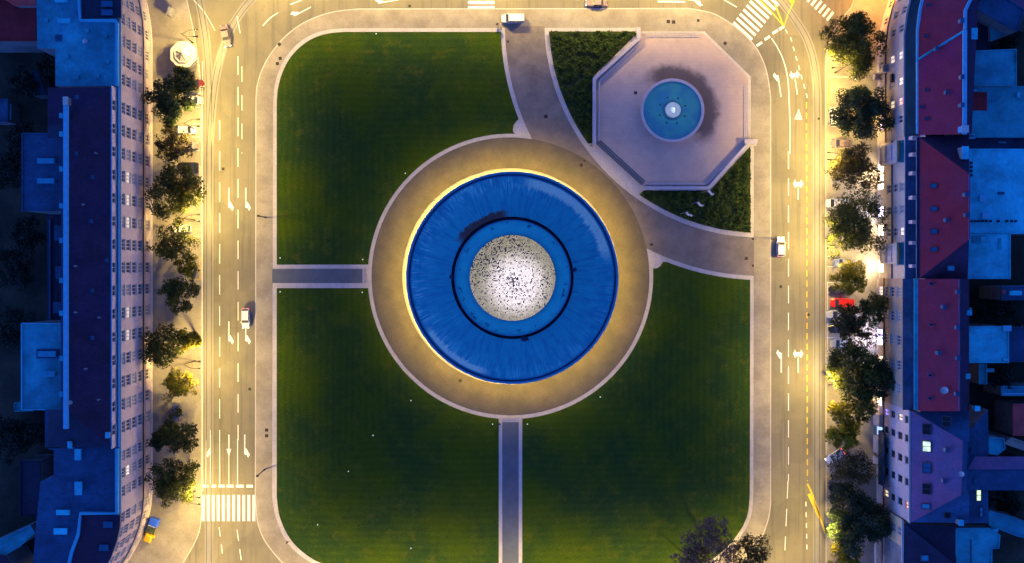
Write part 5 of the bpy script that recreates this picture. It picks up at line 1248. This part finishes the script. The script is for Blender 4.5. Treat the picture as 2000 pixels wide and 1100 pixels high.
TREES = [
 (335, 195, 47, 'leaf_dark', 'dense dark tree just south of the white kiosk', 1.15), (357, 152, 24, 'leaf_olive', 'small tree touching the kiosk on its south side', .9),
 (332, 284, 36, 'leaf_brown', 'thin brown tree between the white car and the big olive tree', .55), (345, 376, 58, 'leaf_olive', 'largest olive tree on the west side with a red car under it', .8),
 (338, 476, 44, 'leaf_olive', 'ragged olive tree south of the lower white parked car', .55), (364, 520, 24, 'leaf_yellow', 'yellowish tree inside the yellow parking bay', .5),
 (347, 575, 34, 'leaf_olive', 'round green tree standing alone on the west pavement', .9), (318, 674, 43, 'leaf_olive', 'olive tree against the long block with a small tree beside it', .9),
 (367, 664, 20, 'leaf_yellow', 'smallest round tree in a ring beside the olive tree', .8), (349, 750, 33, 'leaf_yellow', 'sparse golden tree below the west street lamp', .6),
 (342, 848, 40, 'leaf_olive', 'dark green tree south of the grey shelter, west side', .9), (308, 862, 18, 'leaf_dark', 'small dark bush tree against the pink front', .7), (336, 942, 46, 'leaf_olive', 'big leafy tree beside the stop line, west side', 1.0),
 (1668, 86, 60, 'leaf_olive', 'northernmost street tree on the east side, lit from below', 1.1), (1685, 225, 58, 'leaf_dark', 'dense round tree second from the north on the east side', 1.25),
 (1670, 325, 50, 'leaf_brown', 'brown tree in front of the glowing shopfronts', .8), (1680, 442, 64, 'leaf_olive', 'large olive tree glittering with shop light, east side', .8),
 (1662, 542, 34, 'leaf_yellow', 'yellow green tree by the pale blue car, east side', .8), (1708, 603, 30, 'leaf_olive', 'small tree against the brown front beside the red van', .8),
 (1661, 627, 33, 'leaf_brown', 'brownish tree over the cars south of the red van', 1.0), (1697, 655, 27, 'leaf_brown', 'almost bare pale tree in front of the violet shop window', .28), 
 (1670, 725, 56, 'leaf_olive', 'widest tree on the east side, northern half of its crown', 1.1), (1722, 745, 38, 'leaf_dark', 'dark tree joined to the widest tree, nearest the brown front', 1.0), (1686, 790, 34, 'leaf_olive', 'tree hanging below the widest tree', .9),
 (1652, 850, 33, 'leaf_yellow', 'bright yellow green tree lit from below, east side', .9), (1645, 805, 22, 'leaf_yellow', 'small bright yellow tree above the yellow green one', .6), (1665, 925, 44, 'leaf_brown', 'bare brownish tree north of the black car, east side', .5),
 (1673, 1020, 62, 'leaf_dark', 'round dark green tree in the south east', 1.2), (1652, 1085, 32, 'leaf_yellow', 'glowing yellow tree at the bottom edge, east side', .7),
 (1388, 1068, 54, 'leaf_mauve', 'mauve bare tree on the south east lawn corner', .4), (1466, 1088, 42, 'leaf_brown', 'brown tree on the pavement at the south east curve', .5), (1352, 1100, 34, 'leaf_mauve', 'mauve tree at the bottom edge beside the lawn corner', .35),
]
for i, (x_, y_, r_, kd, lb, dn) in enumerate(TREES): make_tree(x_, y_, r_, kd, lb, dn, seed=i)
CT = [(92, 125, 26, 'dark tree behind the north west block'), (25, 330, 42, 'courtyard tree in the dark yard west of the slate roof, northern'), (50, 455, 36, 'courtyard tree beside the yard wing'), (20, 520, 45, 'courtyard tree at the west edge, middle'),
      (15, 640, 40, 'courtyard tree west of the light blue extension'), (15, 860, 45, 'courtyard tree at the west edge, southern'), (60, 850, 30, 'courtyard tree north of the dark low roof'), (40, 165, 30, 'courtyard tree near the blue green shed'), (35, 262, 28, 'courtyard tree north of the dark blue extension'),
      (1962, 612, 38, 'dark bushy tree in the east courtyard'), (1975, 80, 22, 'small dark tree behind the north east roofs'), (1960, 735, 30, 'dark tree south of the pale square roof'), (1975, 985, 28, 'dark tree in the south east yard')]
for i, (x_, y_, r_, lb) in enumerate(CT): make_tree(x_, y_, r_, 'leaf_court', lb, .6, zc=6, court=True, seed=40 + i)

# ------------------------------------------------------------------ small things
def cover(px, py, sz, rot, label, z=.124):
    g_ = G(px, py); m_ = MB(); M = Matrix.Rotation(R(rot), 4, 'Z'); s_ = sz * S / 2
    m_.box(-s_, s_, -s_, s_, 0, .02, 0, M); m_.box(-s_ * .8, s_ * .8, -s_ * .8, s_ * .8, .02, .028, 0, M)
    o_ = m_.build('utility_cover', 'cover_iron', None, loc=(g_.x, g_.y, z)); tag(o_, label, 'utility cover', 'square iron utility covers')
for a_ in [(546, 87, 6, 45, 'iron cover on the kerb of the north west curve'), (547.5, 114.5, 6, 10, 'upper of the pair of covers on the north west curve'), (542, 124.5, 6, 10, 'lower of the pair of covers on the north west curve'),
           (1026, 65, 6, 0, 'cover beside the white van'), (1052, 84.5, 6.5, 0, 'larger cover near the corner of the planted bed'), (1061, 85, 3, 0, 'tiny cover at the corner of the planted bed'), (1305, 42.5, 6.5, 0, 'left cover of the pair north of the terrace'),
           (1315.5, 43.5, 6.5, 0, 'right cover of the pair north of the terrace'), (1363.5, 40.5, 5, 0, 'single cover north east of the terrace pair'), (1416, 85, 6, 45, 'cover on the pavement off the chamfered terrace edge'),
           (521, 840, 6, 0, 'upper cover of the pair on the west pavement'), (521, 851, 6, 0, 'lower cover of the pair on the west pavement')]: cover(*a_)
for a_ in [(1066, 228, 7, 20, 'cover in the middle of the northern curved path'), (1135, 323, 6, 45, 'cover on the plaza near the terrace apron'), (1141, 314.5, 3.5, 45, 'tiny cover on the plaza near the terrace apron'), (899, 743.5, 6, 10, 'cover on the plaza south west of the pavilion'),
           (1457, 505, 6, 0, 'cover at the east end of the curved path'), (1470, 467, 4, 0, 'tiny cover at the corner of the east bed'), (1470, 519, 4, 0, 'tiny cover by the east lawn corner'), (1272, 478, 5, 10, 'faint cover where the eastern path leaves the plaza'), (1241, 182, 6, 0, 'cover on the fountain terrace west of the basin'), (992, 82, 4, 0, 'tiny cover in the northern path mouth')]:
    cover(*a_, z=.258 if a_[0] != 1241 else .302)
for a_ in [(1579, 615, 5, 0, 'cover in the east road beside the yellow dashes'), (436, 330, 5, 0, 'cover in the west road level with the big olive tree'), (500 - 12, 760, 5, 0, 'cover near the kerb of the west road'), (800, 12, 5, 0, 'cover in the top road'), (1525, 560, 5, 0, 'cover in the inner lane of the east road'), (1599, 232, 4, 0, 'pale cover between the tram rails of the east road')]: cover(*a_, z=.004)
# lawn lights
for x_, y_, lb in ((962, 828, 'left of the south path steps'), (1030, 828, 'right of the south path steps'), (709, 507, 'above the west path steps'), (708, 571, 'below the west path steps'), (548, 504, 'at the outer corner above the west path'), (548, 570, 'at the outer corner below the west path'),
                   (803, 782, 'on the south west lawn near the plaza edge'), (792, 339, 'on the north west lawn near the plaza edge'), (735, 67, 'at the top edge of the north west lawn'), (729, 850, 'in the middle of the south west lawn'), (681, 920, 'in the southern half of the south west lawn'),
                   (621, 1024, 'near the south west curve of the lawn'), (803, 1070, 'near the bottom edge of the south west lawn'), (1172, 775, 'on the south east lawn near the plaza edge')):
    g_ = G(x_, y_); t = thing('garden_light', 'small round ground light ' + lb, 'garden light', (g_.x, g_.y, .26), group='small lights set in the lawns')
    m = MB(); m.tube([(0, 0, -.02), (0, 0, .25)], .14, seg=10); m.build('housing', 'metal_grey', t); m = MB(); m.lathe([(.13, .25), (.1, .34), (.01, .38)], seg=10); m.build('glass', 'garden_bulb', t)
# posts with single lamp on the west pavement
for x_, y_, lb in ((519, 425, 'thin dark post on the pavement west of the north west lawn'), (517, 917, 'thin dark post on the pavement west of the south west lawn')):
    g_ = G(x_, y_); t = thing('signal_post', lb, 'post', (g_.x, g_.y, .12), group='thin posts on the west pavement')
    m = MB(); m.tube([(0, 0, 0), (0, 0, .5), (0, 0, .51), (0, 0, 7.2)], [.2, .2, .11, .09]); m.build('pole', 'metal_dark', t)
    m = MB(); m.box(-.22, .22, -.16, .16, 6.4, 7.5); m.build('signal_head', 'metal_dark', t)
# traffic light mast on the zebra, grey shelter, benches
g_ = G(350, 802); t = thing('bus_shelter', 'grey roofed shelter on the west pavement between two trees', 'shelter', (g_.x, g_.y, .12))
m = MB(); m.box(-.9, .9, -2, 2, 2.45, 2.6); m.build('roof', 'metal_grey', t); m = MB(); m.box(-.85, -.78, -1.9, 1.9, .2, 2.4); m.build('back_panel', 'kiosk_glass', t)
for sx, sy in ((-.8, -1.9), (-.8, 1.9), (.8, -1.9), (.8, 1.9)):
    m = MB(); m.tube([(sx, sy, 0), (sx, sy, 2.45)], .05, seg=6); m.build('post', 'metal_dark', t)
g_ = G(338, 27); t = thing('notice_pillar', 'tall thin grey box standing north of the kiosk', 'pillar', (g_.x, g_.y, .12), R(-20))
m = MB(); m.box(-.35, .35, -.9, .9, .3, 2.8); m.build('box', 'metal_grey', t); m = MB(); m.box(-.2, .2, -.5, .5, 0, .3); m.build('base', 'metal_dark', t)
# flags
for i, (x_, y_, lb) in enumerate(((1369, 377, 'white flag on a pole nearest the terrace parapet'), (1349, 399, 'middle white flag of the three in the planted bed'), (1328, 418, 'white flag nearest the curved path border'))):
    g_ = G(x_, y_); t = thing('flagpole', lb, 'flagpole', (g_.x, g_.y, .25), group='three white flags in the planted bed')
    m = MB(); m.tube([(0, 0, 0), (0, 0, 8)], [.07, .04], seg=8); m.build('pole', 'metal_grey', t)
    m = MB(); n = 8
    for a_ in range(n):
        def fp(u, v): return (.08 + 1.35 * u, -.75 * u + .13 * math.sin(7 * u + i) - .2 * v, 7.8 - 1.9 * v - .75 * u + .05 * math.sin(5 * v))
        for b__ in range(3):
            u0, u1, v0, v1 = a_ / n, (a_ + 1) / n, b__ / 3, (b__ + 1) / 3
            m.face([fp(u0, v0), fp(u1, v0), fp(u1, v1), fp(u0, v1)])
    m.build('flag', 'flag_cloth', t)

# people
def person(px, py, rot, label, top='cloth_dark', bottom='cloth_dark', stride=.28, z=.12):
    g_ = G(px, py); t = thing('person', label, 'person', (g_.x, g_.y, z), R(rot))
    def skin(name, verts, edges, radii, mt, root=0, parent=t):
        me = bpy.data.meshes.new(name); me.from_pydata(verts, edges, []); me.materials.append(MATS[mt])
        o_ = bpy.data.objects.new(name, me); col.objects.link(o_); o_.parent = parent
        md = o_.modifiers.new('skin', 'SKIN'); 
        if not me.skin_vertices: 
            me.attributes  # layer is created with the modifier below
        lay = me.skin_vertices[0] if len(me.skin_vertices) else None
        if lay is None:
            bpy.context.view_layer.objects.active = o_; bpy.ops.mesh.customdata_skin_add(); lay = me.skin_vertices[0]
        for i_, r_ in enumerate(radii): lay.data[i_].radius = (r_, r_ * .85); lay.data[i_].use_root = (i_ == root)
        sb = o_.modifiers.new('sub', 'SUBSURF'); sb.levels = 1; sb.render_levels = 1; return o_
    s_ = stride
    V = [(0, 0, .95), (0, 0, 1.15), (0, 0, 1.36), (.01, 0, 1.48), (.02, 0, 1.60), (.02, 0, 1.72),
         (0, .19, 1.40), (-.05, .25, 1.14), (.08, .27, .90), (.12, .27, .80), (0, -.19, 1.40), (.06, -.25, 1.14), (.16, -.26, .93), (.2, -.26, .84),
         (.02, .10, .90), (s_ * .6, .10, .50), (s_, .10, .09), (s_ + .18, .11, .04), (.02, -.10, .90), (-s_ * .35, -.10, .48), (-s_, -.10, .12), (-s_ + .14, -.11, .04)]
    E = [(0, 1), (1, 2), (2, 3), (3, 4), (4, 5), (2, 6), (6, 7), (7, 8), (8, 9), (2, 10), (10, 11), (11, 12), (12, 13), (0, 14), (14, 15), (15, 16), (16, 17), (0, 18), (18, 19), (19, 20), (20, 21)]
    Rr = [.14, .13, .15, .06, .09, .08, .06, .045, .035, .035, .06, .045, .035, .035, .085, .06, .045, .035, .085, .06, .045, .035]
    skin('body', V, E, Rr, 'skin')
    skin('jacket', [V[0], V[1], V[2], V[6], V[7], V[8], V[10], V[11], V[12]], [(0, 1), (1, 2), (2, 3), (3, 4), (4, 5), (2, 6), (6, 7), (7, 8)], [.17, .165, .18, .08, .06, .05, .08, .06, .05], top)
    skin('trousers', [(0, 0, .96), V[14], V[15], V[16], V[18], V[19], V[20]], [(0, 1), (1, 2), (2, 3), (0, 4), (4, 5), (5, 6)], [.15, .1, .075, .06, .1, .075, .06], bottom)
    m_ = MB(); m_.lathe([(.105, -.02), (.11, .05), (.085, .11), (.01, .135)], seg=12); h_ = m_.build('hair', 'hair', t, smooth=True); h_.location = (.0, 0, 1.68)
person(971, 49, -60, 'person in dark clothes walking at the north corner of the lawn', stride=.3)
person(978, 58, -60, 'person in a pale top just behind another walker at the lawn corner', 'cloth_pale')
person(976, 827, -90, 'person in dark jacket at the left of the south path steps', z=.25)
person(563, 1057, 140, 'person in dark clothes on the south west curve of the border', z=.22)
person(1154, 286, 130, 'person in a pale top at the west corner of the terrace apron', 'cloth_pale', z=.27)
person(1506, 467, 90, 'person in dark clothes at the kerb of the east road', z=.12)

# clean up unused window prototypes
for f_, sl, p_ in WIN.values():
    for o_ in (f_, sl, p_): bpy.data.objects.remove(o_)
